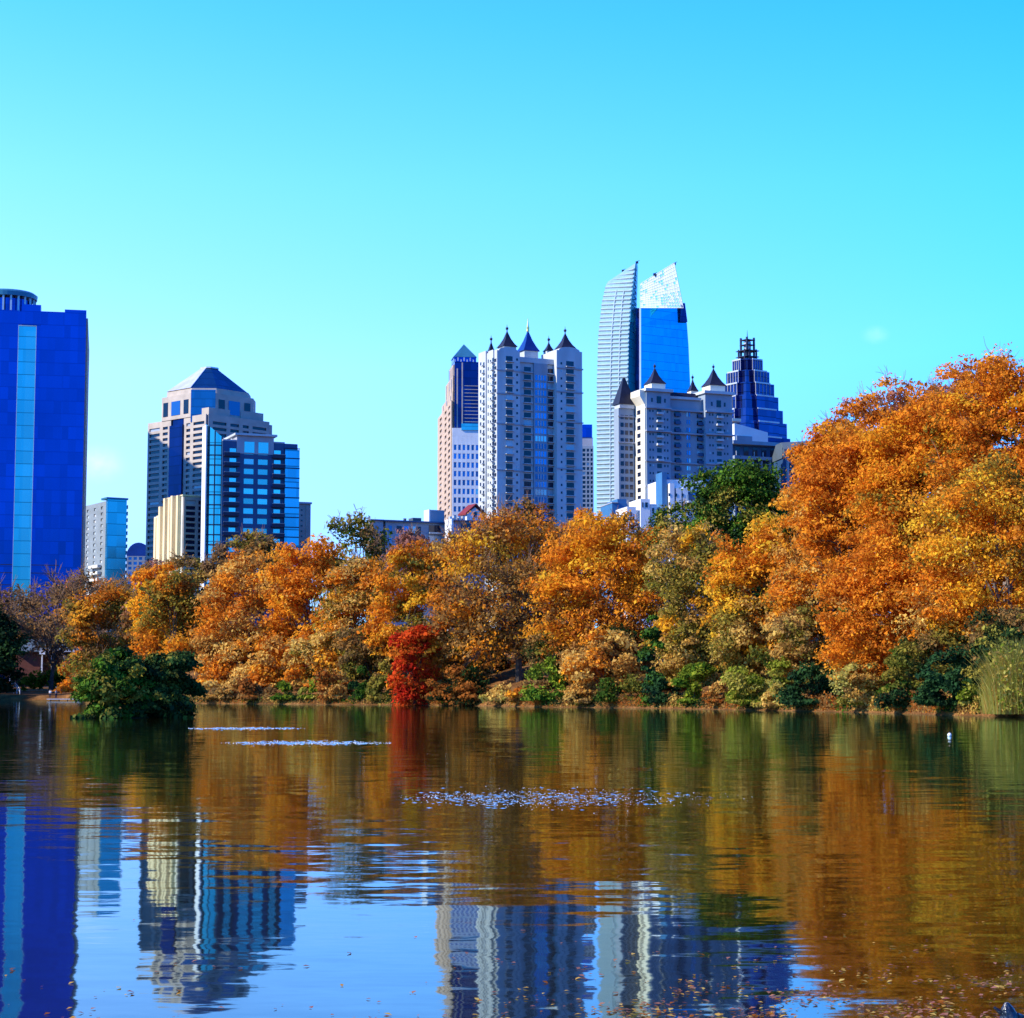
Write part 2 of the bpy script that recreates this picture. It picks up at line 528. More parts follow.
# ------------------------------------------------------------------ buildings
class Bld:
    def __init__(s, name, label, pc, D, phi, cat='building', group=None, py=480):
        P = at(pc, py, D)
        s.D, s.phi = D, math.radians(phi)
        zg = min(gz(P.x, P.y), 20) - 1.0
        s.o = Vector((P.x, D, zg))
        s.u = Vector((math.cos(s.phi), math.sin(s.phi)))
        s.v = Vector((-math.sin(s.phi), math.cos(s.phi)))
        s.root = empty(name, s.o, s.phi)
        tag(s.root, label, cat, group)
        s.parts, s.wins = {}, []

    def w(s, x, y):
        return s.o.x + s.u.x * x + s.v.x * y, s.o.y + s.u.y * x + s.v.y * y

    def _solve(s, px, ox, oy, dx, dy, py):
        a, b, _ = ray(px, py)
        k = a / b
        x0, y0 = s.w(ox, oy)
        gx, gy = s.u.x * dx + s.v.x * dy, s.u.y * dx + s.v.y * dy
        return (k * y0 - x0) / (gx - k * gy)

    def fx(s, px, y=0, py=480):
        return s._solve(px, 0, y, 1, 0, py)

    def ly(s, px, x=0, py=480):
        return s._solve(px, x, 0, 0, 1, py)

    def z(s, py, x=0, y=0):
        _, Y = s.w(x, y)
        _, b, c = ray(512, py)
        return EYE + Y * c / b - s.o.z

    def part(s, name, mat, key=None):
        k = key or name
        if k not in s.parts:
            s.parts[k] = (name, mat, MB())
        return s.parts[k][2]

    def fbox(s, mb, face, o, a0, a1, z0, z1, i, t):
        """box on a face plane: i = how far it goes in, t = how far it stands out"""
        if face == 'F':
            mb.box(a0, a1, o - t, o + i, z0, z1)
        else:
            mb.box(o - t, o + i, a0, a1, z0, z1)

    def win(s, face, o, a0, a1, z0, z1, mat, t=.04, name='window'):
        if a0 > a1: a0, a1 = a1, a0
        s.wins.append((face, o, a0, a1, z0, z1, mat, t, name))

    def grid(s, wall, face, o, A0, A1, Z0, Z1, cols, rows, t, winmat, wname='window', pier=True):
        """wall relief of piers and bands standing t out from plane o, with windows in the openings"""
        if A0 > A1: A0, A1 = A1, A0
        cols = sorted((min(c), max(c)) for c in cols)
        rows = sorted((min(r), max(r)) for r in rows)
        edges = [A0] + [e for c in cols for e in c] + [A1]
        for i in range(0, len(edges), 2):
            if edges[i + 1] - edges[i] > .02:
                s.fbox(wall, face, o, edges[i], edges[i + 1], Z0, Z1, 0, t)
        zs = [Z0] + [e for r in rows for e in r] + [Z1]
        for (a, b) in cols:
            for i in range(0, len(zs), 2):
                if zs[i + 1] - zs[i] > .02:
                    s.fbox(wall, face, o, a, b, zs[i], zs[i + 1], 0, t - .01)
            for (z0, z1) in rows:
                s.win(face, o, a + .01, b - .01, z0 + .01, z1 - .01, winmat, .05, wname)

    def done(s, cap=100):
        for name, mat, mb in s.parts.values():
            if mb.f:
                mb.build(name, mat, s.root)
        names = {w[8] for w in s.wins}
        for nm in names:
            ws = [w for w in s.wins if w[8] == nm]
            ws.sort(key=lambda w: -(abs(w[3] - w[2]) * (w[5] - w[4]) * (1 if w[0] == 'F' else .45)))
            cache = {}
            for w in ws[:cap]:
                face, o, a0, a1, z0, z1, mat, t, _ = w
                key = (face, round(a1 - a0, 2), round(z1 - z0, 2), mat.name, t)
                if key not in cache:
                    mb = MB()
                    s.fbox(mb, face, 0, -(a1 - a0) / 2, (a1 - a0) / 2, 0, z1 - z0, -.005, t)
                    cache[key] = mb.mesh(nm, mat)
                ob = bpy.data.objects.new(nm, cache[key])
                SC.collection.objects.link(ob)
                ob.parent = s.root
                c = (a0 + a1) / 2
                ob.location = (c, o, z0) if face == 'F' else (o, c, z0)
            rest = {}
            for w in ws[cap:]:
                rest.setdefault(w[6].name, (w[6], MB()))
                s.fbox(rest[w[6].name][1], w[0], w[1], w[2], w[3], w[4], w[5], -.005, w[7])
            for mat, mb in rest.values():
                ob = mb.build(nm + '_rows', mat, s.root)
                ob['kind'] = 'stuff'
        return s.root


def spread(z0, z1, n, frac, base=.0):
    h = (z1 - z0) / n
    return [(z0 + h * (i + base + (1 - frac) / 2), z0 + h * (i + base + (1 + frac) / 2)) for i in range(n)]


def finial(b, cx, cy, z, h, mat, r=.25):
    mb = b.part('finial', mat, 'finial%d' % len(b.parts))
    mb.cyl(cx, cy, r, z - .3, r * .8, z + h * .35, 6)
    mb.ball(cx, cy, z + h * .42, r * 2.2, r * 2.2, r * 2.2, 8, 5)
    mb.cyl(cx, cy, r * .7, z + h * .5, .03, z + h, 6)


# 1 blue glass tower at the far left
def blue_tower():
    b = Bld('glass_tower', 'tall deep blue glass tower with one pale vertical strip, cut by the left edge', 82.6, 560, 12.1)
    W0 = b.fx(-75)
    body = b.part('body', M['g_navy'])
    zt = b.z(313)
    x = [b.fx(p) for p in (18, 37, 61, 82.8)]
    s0, s1 = b.fx(15, py=460), b.fx(33.5, py=460)
    body.box(W0, s0, 0, 57, 0, zt)
    body.box(s1, x[2], .02, 57, 0, zt + .0)
    body.box(s0, s1, .5, 57, 0, zt - .3)
    body.box(s0, s1, 0, .5, b.z(327), zt - .3)
    body.box(x[0], x[1], -.25, 6, b.z(327), b.z(307))
    cor = b.part('corner_block', M['g_navy'], 'corner')
    cor.box(x[2], x[3], -.35, 20, 0, b.z(310.5))
    edge = b.part('side_wall', M['beige'])
    edge.box(x[3], x[3] + .5, .4, 57, 0, b.z(318))
    st = b.part('glass_strip', M['g_cyan'])
    st.box(s0 + .15, s1 - .15, .1, .45, 0, b.z(328.5))
    fr = b.part('strip_frame', M['metal_pale'])
    fr.box(s0, s0 + .15, -.2, .45, 0, b.z(327.6)); fr.box(s1 - .15, s1, -.2, .45, 0, b.z(327.6))
    fr.box(s0 + .15, s1 - .15, -.2, .45, b.z(328.4), b.z(327.6))
    for p in (566, 574, 586):
        ledge = b.part('ledge', M['darkframe'])
        ledge.box(W0, s0 - .1, -.12, -.002, b.z(p), b.z(p - .8)); ledge.box(s1 + .1, x[2] - .1, -.12, .015, b.z(p), b.z(p - .8))
    # round crown
    cx, cy, r = b.fx(4, 16), 16, (34 - 6) / 1900 * 575
    dr = b.part('crown_drum', M['g_navy']); dr.cyl(cx, cy, r * .8, zt, r * .8, b.z(302, cx, cy), 32)
    ring = b.part('crown_ring', M['copper']); ring.smooth = False
    n = 40
    def rr(rad, z): return [(cx + rad * math.cos(2 * math.pi * k / n), cy + rad * math.sin(2 * math.pi * k / n), z) for k in range(n)]
    z0, z1 = b.z(300, cx, cy), b.z(296, cx, cy)
    ring.loft([rr(r * .86, z0 + .4), rr(r, z0), rr(r * 1.02, z1), rr(r * .9, z1 + .7), rr(r * .4, z1 + 1.0)])
    for k in range(22):
        a = 2 * math.pi * k / 22
        mbc = MB(); mbc.box(-.28, .28, -.28, .28, 0, z0 + .3 - zt)
        ob = mbc.build('crown_column', M['metal_pale'], b.root)
        ob.location = (cx + r * .93 * math.cos(a), cy + r * .93 * math.sin(a), zt)
    b.done()


# 2 mid rise with cyan glass end
def midrise():
    b = Bld('apartment_block', 'grey mid rise block with pale windows and cyan glass end, beside the blue tower', 108, 630, 32)
    L, R = b.ly(83.5), b.fx(126)
    z0, z1 = b.z(600), b.z(501)
    core = b.part('wall', M['greyblue'])
    core.box(.0, R, .2, L, 0, z1)
    b.grid(core, 'L', 0, .4, L, z0, z1, [(b.ly(p), b.ly(p + 2.2)) for p in (88.5, 95.5, 102.5)], spread(z0, b.z(504), 16, .5), .35, M['w_white'])
    g = b.part('glass_end', M['g_cyan']); g.box(-.4, R, -1.2, .18, 0, b.z(499.5))
    c = b.part('cornice', M['copper']); c.box(-.8, R + .4, -1.5, 4, b.z(499.4), b.z(497.5))
    for k in range(15):
        zz = z0 + (z1 - z0) * k / 15
        bal = b.part('balcony', M['stone'], 'balcony%d' % k)
        bal.box(R + .02, R + 1.3, 1, 6, zz, zz + .35); bal.box(R + 1.2, R + 1.3, 1, 6, zz + .36, zz + 1.3)
        if 6 < k < 15 or k < 6:
            bl = b.part('balcony_slab', M['white'], 'slab%d' % k)
            if k < 7: bl.box(-1.7, -.37, b.ly(104), b.ly(95), zz, zz + .9)
    b.done()


# 3 far round topped building
def vaulted():
    b = Bld('office_block', 'small distant blue office block with a rounded roof, beside the dark tower', 128, 900, 4)
    x1 = b.fx(152)
    z0, z1, zt = b.z(600), b.z(556), b.z(542.5)
    body = b.part('wall', M['greyblue']); body.box(0, x1, 0, 20, 0, z1)
    n = 12
    r = b.part('vault_roof', M['slate_blue'])
    pr = [(x1 / 2 - x1 / 2 * math.cos(math.pi * k / n), z1 + (zt - z1) * math.sin(math.pi * k / n)) for k in range(n + 1)]
    r.loft([[(x, -.4, z) for x, z in pr], [(x, 20.4, z) for x, z in pr]])
    b.grid(body, 'F', 0, 0, x1, z0, z1, [(x1 * f, x1 * (f + .14)) for f in (.08, .3, .52, .76)], spread(z0, z1, 9, .6), .4, M['w_blue'])
    b.done()


# 4 dark tower with pyramid crown
def pyramid_dark_tower():
    b = Bld('office_tower', 'banded office tower with a blue chamfered pyramid roof, lower half in shade', 206, 700, 47)
    zc0 = b.z(600)
    Lx = lambda p: b.ly(p)
    l, r = b.ly(148), b.fx(268)
    zt, ztl = b.z(414), b.z(423, 0, l)
    zt = (zt + ztl) / 2
    core = b.part('core', M['g_dark'])
    core.box(0, r, 0, l, 0, zt - .3)
    wall = b.part('wall', M['pink'])
    cols = [(b.ly(149.5), b.ly(160)), (b.ly(163), b.ly(168)), (b.ly(186.5), b.ly(190.5)), (b.ly(193.5), b.ly(204.5))]
    rows = spread(zc0, zt - 2, 31, .52)
    b.grid(wall, 'L', 0, 0, b.ly(184), zc0, zt, cols[2:], rows, .5, M['w_dark'])
    b.grid(wall, 'L', 0, b.ly(171), l, zc0, zt - .2, cols[:2], rows, .5, M['w_dark'])
    bay = b.part('glass_bay', M['g_dark'], 'bay'); bay.box(-1.2, -.01, b.ly(171) - .05, b.ly(184) + .05, zc0, b.z(421))
    fw = b.part('front_wall', M['pink'], 'fw')
    b.grid(fw, 'F', 0, 0.3, r, zc0, zt, [(r * .08, r * .3), (r * .36, r * .5), (r * .56, r * .66), (r * .72, r * .95)], rows, .5, M['w_dark'])
    # right hand lower step
    step = b.part('side_wing', M['pink'], 'wing'); step.box(r, r + 3, 1.5, l - 3, 0, b.z(424, r, 0))
    # upper tier: chamfered square
    cx, cy = r * .5, l * .5
    def octo(px_l, px_r, ch, cc=(cx, cy)):
        # square with cut corners whose outline spans px_l..px_r
        wpx = (px_r - px_l) / 1900 * 725
        s_ = wpx / (math.cos(b.phi) + math.sin(b.phi)) + ch * .75
        h = s_ / 2
        X, Y = cc
        return [(X - h + ch, Y - h), (X + h - ch, Y - h), (X + h, Y - h + ch), (X + h, Y + h - ch), (X + h - ch, Y + h), (X - h + ch, Y + h), (X - h, Y + h - ch), (X - h, Y - h + ch)]
    zu0, zu1 = zt - .3, b.z(400, cx, cy)
    p1 = octo(160, 257, 6.5)
    t1 = b.part('upper_tier', M['pink'], 'upper'); t1.prism(p1, zu0, zu1)
    hx = max(p[0] for p in p1); lx = min(p[0] for p in p1); lyy = min(p[1] for p in p1); hyy = max(p[1] for p in p1)
    zz0, zz1 = zu0 + 1.5, zu1 - 2.2
    # dark glass on the cut corner facing the water
    q = [p1[7], p1[0]]
    mid = Vector(((q[0][0] + q[1][0]) / 2, (q[0][1] + q[1][1]) / 2))
    nrm = Vector((-1, -1)).normalized()
    a, c2 = Vector(q[0]) + nrm * .3, Vector(q[1]) + nrm * .3
    dk = b.part('corner_glass', M['g_roof'], 'cg')
    dk.loft([[(a.x, a.y, zu0 - 2), (c2.x, c2.y, zu0 - 2), (c2.x - nrm.x * .5, c2.y - nrm.y * .5, zu0 - 2), (a.x - nrm.x * .5, a.y - nrm.y * .5, zu0 - 2)],
             [(a.x, a.y, zu1 + 1.2), (c2.x, c2.y, zu1 + 1.2), (c2.x - nrm.x * .5, c2.y - nrm.y * .5, zu1 + 1.2), (a.x - nrm.x * .5, a.y - nrm.y * .5, zu1 + 1.2)]])
    y0, y1 = p1[7][1], p1[6][1]
    for f0, f1, m_ in ((.08, .24, M['w_dark']), (.36, .66, M['w_blue']), (.78, .94, M['w_dark'])):
        b.win('L', lx, y0 + (y1 - y0) * f0, y0 + (y1 - y0) * f1, zz0, zz1, m_, .12, 'crown_window')
    x0, x1 = p1[0][0], p1[1][0]
    for f0, f1, m_ in ((.08, .24, M['w_dark']), (.34, .64, M['w_blue']), (.76, .92, M['w_dark'])):
        b.win('F', lyy, x0 + (x1 - x0) * f0, x0 + (x1 - x0) * f1, zz0, zz1, m_, .12, 'crown_window')
    # second set back band then roof
    p2 = octo(165, 252, 6.5)
    t2 = b.part('attic', M['pink'], 'attic'); t2.prism(p2, zu1, b.z(394.5, cx, cy))
    p3 = octo(200, 217, 1.2)
    rf = b.part('pyramid_roof', M['g_roof'], 'roof')
    rf.frustum(octo(166, 251.5, 7), b.z(394.4, cx, cy), p3, b.z(369.5, cx, cy))
    cap = b.part('roof_cap', M['metal_pale'], 'cap'); cap.prism(octo(199, 218, 1.2), b.z(369.4, cx, cy), b.z(368, cx, cy))
    rl = b.part('sunlit_roof_slope', M['metal_pale'], 'slope')  # pale sheet on the left slope paints its sunlit side
    lo, hi = octo(165.6, 251.9, 7), octo(199.6, 217.4, 1.2)
    za, zb = b.z(394.2, cx, cy), b.z(369.7, cx, cy)
    A, Bq, C2, D2 = (*lo[6], za), (*lo[7], za), (*hi[7], zb), (*hi[6], zb)
    off = Vector((-.25, 0, .15))
    rl.loft([[Vector(A), Vector(Bq), Vector(C2), Vector(D2)], [Vector(A) + off, Vector(Bq) + off, Vector(C2) + off, Vector(D2) + off]])
    # stepped shoulder pieces with windows
    sh = b.part('shoulder', M['pink'], 'sh')
    sh.box(2, 12, 1.5, 14, zt - .3, b.z(409, 5, 5)); sh.box(r - 12, r - 1, 2, 12, zt - .3, b.z(413, r - 6, 5))
    b.done()


# 5 beige building
def cream_block():
    b = Bld('apartment_block', 'cream ribbed building with a stepped top in front of the dark tower', 183, 480, 32)
    l, r = b.ly(152), b.fx(203)
    y1, y2 = b.ly(158), b.ly(165)
    z0 = b.z(585)
    w = b.part('wall', M['cream_pale'])
    w.box(0, r, 0, y2, 0, b.z(496)); w.box(.4, r, y2, y1, 0, b.z(503)); w.box(.8, r, y1, l, 0, b.z(510.5))
    rib = b.part('rib', M['cream'])
    for p, t, top in ((154, .4, 511.5), (157, .5, 510.2), (161.5, .9, 502), (168, 1.0, 495.2), (172, .8, 495.5), (176, 1.2, 494.5), (180.5, .9, 495)):
        o = .8 if p < 158 else .4 if p < 165 else 0
        rib.box(o - t, o + .2, b.ly(p + 1), b.ly(p - .8), 0, b.z(top))
    for p in (153.3, 159.5, 170, 174):
        o = .8 if p < 158 else .4 if p < 165 else 0
        for (za, zb) in spread(z0, b.z(512), 15, .45):
            b.win('L', o, b.ly(p + .6), b.ly(p - .5), za, zb, M['w_white'], .06, 'window')
    f = b.part('front_wall', M['tan'], 'front')
    b.grid(f, 'F', 0, .2, r, z0, b.z(497), [(r * .14, r * .62), (r * .76, r * .9)], spread(z0, b.z(499), 15, .66), .4, M['w_dark'])
    b.part('parapet', M['cream'], 'par').box(-.2, r + .2, -.45, y2, b.z(495.9), b.z(494.6))
    b.done()


# 6 glass condo with curved corner
def condo():
    b = Bld('condominium', 'blue glass condominium with a bright curved glass corner, in front of the dark tower', 207, 455, 22)
    z0 = b.z(575)
    fl, fr_ = b.fx(222), b.fx(284)
    R = b.fx(298.5)
    l = b.ly(202.5)
    zt = b.z(440)
    w = b.part('wall', M['navyframe'])
    w.box(fl, R - .3, 0, 22, 0, zt)
    side = b.part('side_wall', M['white'], 'side')
    side.box(-.2, .1, .9, max(l, 3), 0, b.z(424.5))
    # curved glass corner: quarter round
    n = 10
    rad = fl
    cur = b.part('curved_glass', M['g_turq'], 'curve'); cur.smooth = False
    def ringp(z): return [(fl - rad * math.sin(math.pi / 2 * k / n), 2.5 + 0 - (2.5) * 0 + (rad * .55) * (1 - math.cos(math.pi / 2 * k / n)) - 2.0, z) for k in range(n + 1)] + [(fl, 18, z)]
    base = ringp(0)
    def top(x): return b.z(436) + (b.z(423) - b.z(436)) * (1 - x / fl)
    tops = [(x, y, top(x)) for x, y, _ in base]
    cur.loft([base, tops])
    mul = b.part('mullion', M['darkframe'])
    for k in (0, 3, 6):
        x, y, _ = base[k]; mul.box(x - .16, x + .1, y - .16, y + .05, z0, top(x))
    fh = (b.z(445) - z0) / 13
    for j in range(14):
        zz = z0 + fh * j
        for k in range(n):
            (xa, ya, _), (xb, yb, _) = base[k], base[k + 1]
            if k < 8: mul.loft([[(xa, ya - .12, zz), (xb, yb - .12, zz), (xb, yb + .05, zz), (xa, ya + .05, zz)], [(xa, ya - .12, zz + .3), (xb, yb - .12, zz + .3), (xb, yb + .05, zz + .3), (xa, ya + .05, zz + .3)]])
    # front
    cols = [(b.fx(229), b.fx(236)), (b.fx(243.5), b.fx(253.5)), (b.fx(257.5), b.fx(267.5)), (b.fx(273.5), b.fx(280.5))]
    rows = [(z0 + fh * (j + .24), z0 + fh * (j + .80)) for j in range(13)]
    b.grid(w, 'F', 0, fl, fr_, z0, zt, cols, rows[:-1] + [(rows[-1][0], rows[-1][1])], .3, M['w_bright'])
    for j in range(13):
        for a, c in ((fl + .2, cols[0][1] + .6), (cols[3][0] - .6, fr_)):
            bal = b.part('balcony', M['darkframe'], 'bal%d%d' % (j, a > 10))
            zz = z0 + fh * j
            bal.box(a, c, -1.3, -.32, zz - .12, zz + .1); bal.box(a, c, -1.3, -1.22, zz + .11, zz + .75)
            pr = b.part('railing', M['pink'], 'rail'); pr.box(a, c, -1.34, -1.2, zz + .76, zz + .86)
    # right glass corner
    g = b.part('glass_corner', M['g_condo'], 'gc'); g.box(fr_ + .02, R, -.8, 12, 0, b.z(446))
    gt = b.part('corner_cap', M['navyframe'], 'gcap'); gt.box(fr_ - .1, R - .6, -.5, 11, b.z(445.8), b.z(440))
    for j in range(14):
        mul.box(fr_ + .01, R + .06, -.88, -.805, z0 + fh * j - .12, z0 + fh * j + .14)
    # penthouse with wide cornice
    pa, pb = b.fx(236), b.fx(273)
    ph = b.part('penthouse', M['stone_trim'], 'ph'); ph.box(pa, pb, -.4, 16, b.z(452), b.z(434))
    co = b.part('cornice', M['stone'], 'co'); co.box(pa - .6, pb + .7, -1.1, 17, b.z(433.9), b.z(431.8))
    for (a, c) in cols[1:3]:
        b.win('F', -.4, a, c, b.z(451), b.z(440), M['w_bright'], .1, 'tall_window')
    pc = b.part('parapet', M['stone_trim'], 'pp')
    pc.box(fl, pa - .02, -.35, 12, zt, b.z(438.5)); pc.box(pb + .02, fr_, -.35, 12, zt, b.z(438.5))
    tq = b.part('roof_drum', M['white'], 'drum'); tq.cyl(b.fx(235, 5), 5, 1.1, zt, 1.3, b.z(431), 12)
    b.done()


def tan_slab():
    b = Bld('service_tower', 'plain tan slab tower showing just right of the glass condominium', 294, 520, 24)
    r = b.fx(311)
    z1 = b.z(503.5)
    w = b.part('wall', M['tan']); w.box(0, r, 0, 4, 0, z1)
    w.box(r * .72, r - .1, -.25, 0, 0, z1 - .5)
    b.part('parapet', M['stone_trim'], 'p').box(-.2, r + .2, -.5, 4.2, z1, z1 + .5)
    for (za, zb) in spread(b.z(560), b.z(507), 10, .3):
        b.win('F', 0, r * .42, r * .52, za, zb, M['w_dark'], .05)
    b.done()


# 8 low blue grey flats
def low_flats():
    b = Bld('apartment_block', 'low blue grey flats with a square roof box, left of the white fin', 386, 400, 24)
    r, z0 = b.fx(447), b.z(570)
    zt = b.z(521.5)
    w = b.part('wall', M['greyblue']); w.box(0, r, 0, 3.2, 0, zt)
    w.box(b.fx(371), b.fx(383.5), 0, 2.5, 0, b.z(521))
    ro = b.part('roof_slab', M['navyframe'], 'roof'); ro.box(-.4, r + .3, -.7, 3.4, zt, b.z(520)); ro.box(b.fx(370.5), b.fx(384), -.5, 2.8, b.z(521), b.z(519.8))
    for a, c, m_ in ((397, 402, 'w_dark'), (403.5, 410, 'w_blue'), (411, 416, 'w_blue'), (417, 421, 'w_dark'), (389, 392, 'w_blue')):
        for (za, zb) in ((532.5, 525.5), (546, 538)):
            b.win('F', 0, b.fx(a), b.fx(c), b.z(za), b.z(zb), M[m_], .06)
    for k, (za, zb) in enumerate(((532, 523.5), (541.5, 534), (552, 544))):
        b.win('F', 0, b.fx(429), b.fx(440.5), b.z(za), b.z(zb), M['w_dark'], .06, 'balcony_door')
        bl = b.part('balcony', M['stone'], 'b%d' % k); bl.box(b.fx(428), b.fx(441.5), -1.2, -.07, b.z(za + .4), b.z(za - 1.0))
    box = b.part('roof_box', M['greyblue'], 'rb'); box.box(b.fx(430.5), b.fx(444.5), 0, 3, b.z(519.9), b.z(508))
    bw = b.part('roof_box_wall', M['white'], 'rbw'); bw.box(b.fx(430.5) - .3, b.fx(430.5) - .02, 0, 3, b.z(519.9), b.z(507.6))
    eq = b.part('roof_unit', M['roofgrey'], 'eq'); eq.box(b.fx(413.5), b.fx(422), .3, 2.8, b.z(519.9), b.z(516.5)); eq.cyl(b.fx(405, 1.5), 1.5, .35, b.z(519.9), .35, b.z(517), 8)
    b.done()
    b = Bld('apartment_block', 'blue grey flats with long dark balconies and a white fin wall at the left end', 451.5, 400, 24)
    r, z0 = b.fx(485), b.z(570)
    zt = b.z(521)
    b.part('wall', M['greyblue']).box(0, r, 0, 3.2, 0, zt)
    b.part('roof_slab', M['navyframe'], 'roof').box(.05, r + .3, -.7, 3.4, zt, b.z(519.8))
    b.part('fin_wall', M['white'], 'fin').box(b.fx(449.5), -.02, -1.2, 2.5, 0, b.z(519.2))
    for za, zb in ((531, 523), (543, 535.5), (556, 548)):
        b.win('F', 0, b.fx(461), b.fx(481), b.z(za), b.z(zb), M['w_dark'], .06, 'balcony_door')
        b.win('F', 0, b.fx(453.5), b.fx(457), b.z(za), b.z(zb + 1), M['w_blue'], .06)
        b.part('balcony', M['stone'], 'b%d' % za).box(b.fx(460.5), b.fx(482), -1.2, -.07, b.z(za + .6), b.z(za - .8))
    for p in (450, 454, 459, 463):
        b.part('roof_unit', M['metal_pale'], 'u%d' % p).box(b.fx(p, 1), b.fx(p + 2.2, 1), 1, 2, b.z(519.9), b.z(516 - (p % 3)))
    b.done()
    b = Bld('gabled_house', 'gabled house with a dark red roof behind the white fin wall', 467, 430, 28)
    r, l = b.fx(483.5), b.ly(461)
    l = max(min(l, 3.2), 2.0)
    ze, zr = b.z(513.5), b.z(505)
    w = b.part('wall', M['white']); w.box(0, r, 0, l, 0, ze)
    gr = b.part('gable', M['white'], 'g'); gr.loft([[(0, .02, ze), (r, .02, ze), (r / 2, .02, zr - .4)], [(0, .4, ze), (r, .4, ze), (r / 2, .4, zr - .4)]])
    rf = b.part('roof', M['redroof'], 'r')
    e = .5
    rf.loft([[(-e, -e, ze - .3), (r / 2, -e, zr), (r / 2, l + e, zr), (-e, l + e, ze - .3)], [(-e, -e, ze + .1), (r / 2, -e, zr + .4), (r / 2, l + e, zr + .4), (-e, l + e, ze + .1)]])
    rf.loft([[(r / 2, -e, zr), (r + e, -e, ze - .3), (r + e, l + e, ze - .3), (r / 2, l + e, zr)], [(r / 2, -e, zr + .4), (r + e, -e, ze + .1), (r + e, l + e, ze + .1), (r / 2, l + e, zr + .4)]])
    b.win('F', 0, r * .4, r * .6, b.z(517), b.z(511.5), M['w_dark'], .06)
    b.done()


# 9 beige tower with pyramid top
def beige_tower():
    b = Bld('office_tower', 'slim beige tower with a teal pyramid top, half hidden by the pale spired tower', 452, 880, 8)
    l, r = b.ly(438.5), b.fx(484)
    zb = b.z(428)
    z0 = b.z(540)
    g = b.part('core', M['g_dark'], 'core'); g.box(0, r, 0, l, 0, zb - .4)
    w = b.part('front_wall', M['white'])
    b.grid(w, 'F', 0, 0, r, z0, b.z(436), [(b.fx(p), b.fx(p + 2.7)) for p in (453.6, 458, 462.4, 466.8, 471.2, 475.6)], spread(z0, b.z(443), 11, .62), .6, M['w_blue'])
    w.box(0, r, -.6, 0, b.z(436) + .02, zb)
    w = b.part('wall', M['beige'], 'lwall')
    # left face ladder of bands up to the top
    yl = [b.ly(p) for p in (446, 441.5, 438.5)]
    b.grid(w, 'L', 0, 0, l, z0, b.z(400), [(b.ly(451), b.ly(449)), (b.ly(447.3), b.ly(445.5)), (b.ly(442.5), b.ly(440.5))], spread(z0, b.z(402), 22, .5), .5, M['w_dark'])
    # upper shaft, set back in steps
    r1 = b.fx(478.5)
    up = b.part('glass_shaft', M['g_dark'], 'shaft'); up.box(1.2, r1 + 2, 1.2, yl[0] + 1, zb - .4, b.z(361))
    for (pa, pt, inn) in ((441, 391, .9), (444.5, 375, 1.0), (448, 364, 1.1)):
        st = b.part('stone_step', M['beige'], 'st%d' % pa)
        st.box(inn - .6, 9, 1.4, b.ly(pa), zb - .3, b.z(pt))
        for k in range(3):
            b.part('slit', M['w_dark'], 'slit').box(inn - .75, inn - .61, 1.8 + (b.ly(pa) - 2) * (k + .5) / 3 - .35, 1.8 + (b.ly(pa) - 2) * (k + .5) / 3 + .35, b.z(pt + 22), b.z(pt + 2))
    lg = b.part('corner_pier', M['pink'], 'cp')
    for p in (456.5, 461.5):
        lg.box(b.fx(p, 1.2), b.fx(p + 1, 1.2), .7, 1.2, zb, b.z(362 + (p < 460) * 6))
    sp = b.part('sill_band', M['pink'], 'sb')
    for j in range(12):
        sp.box(b.fx(463, 1.2), r1 + 1.5, .9, 1.2, b.z(425 - j * 3.6), b.z(424.4 - j * 3.6))
    cyb = b.part('glass_band', M['g_cyan'], 'gb'); cyb.box(b.fx(461), r, -1.0, 1.1, b.z(430), b.z(423.5))
    cx, cy = b.fx(463.5, yl[0] * .5), yl[0] * .5
    wd = (478 - 449) / 1900 * 890 / 1.33
    cor = b.part('crown_band', M['g_navy'], 'cb'); cor.box(cx - wd * .52, cx + wd * .52, cy - wd * .52, cy + wd * .52, b.z(364, cx, cy), b.z(359, cx, cy))
    zig = b.part('crown_lights', M['metal_pale'], 'zig')
    for j in range(7):
        zig.box(cx - wd * .5 + j * wd / 7, cx - wd * .5 + (j + .35) * wd / 7, cy - wd * .55, cy - wd * .525, b.z(365 - (j % 2) * 2, cx, cy), b.z(361.5 - (j % 2) * 2, cx, cy))
    rf = b.part('pyramid_roof', M['copper'], 'rf'); rf.rpyr(cx, cy, wd * 1.1, wd * 1.1, b.z(359, cx, cy), b.z(344.5, cx, cy))
    b.done()


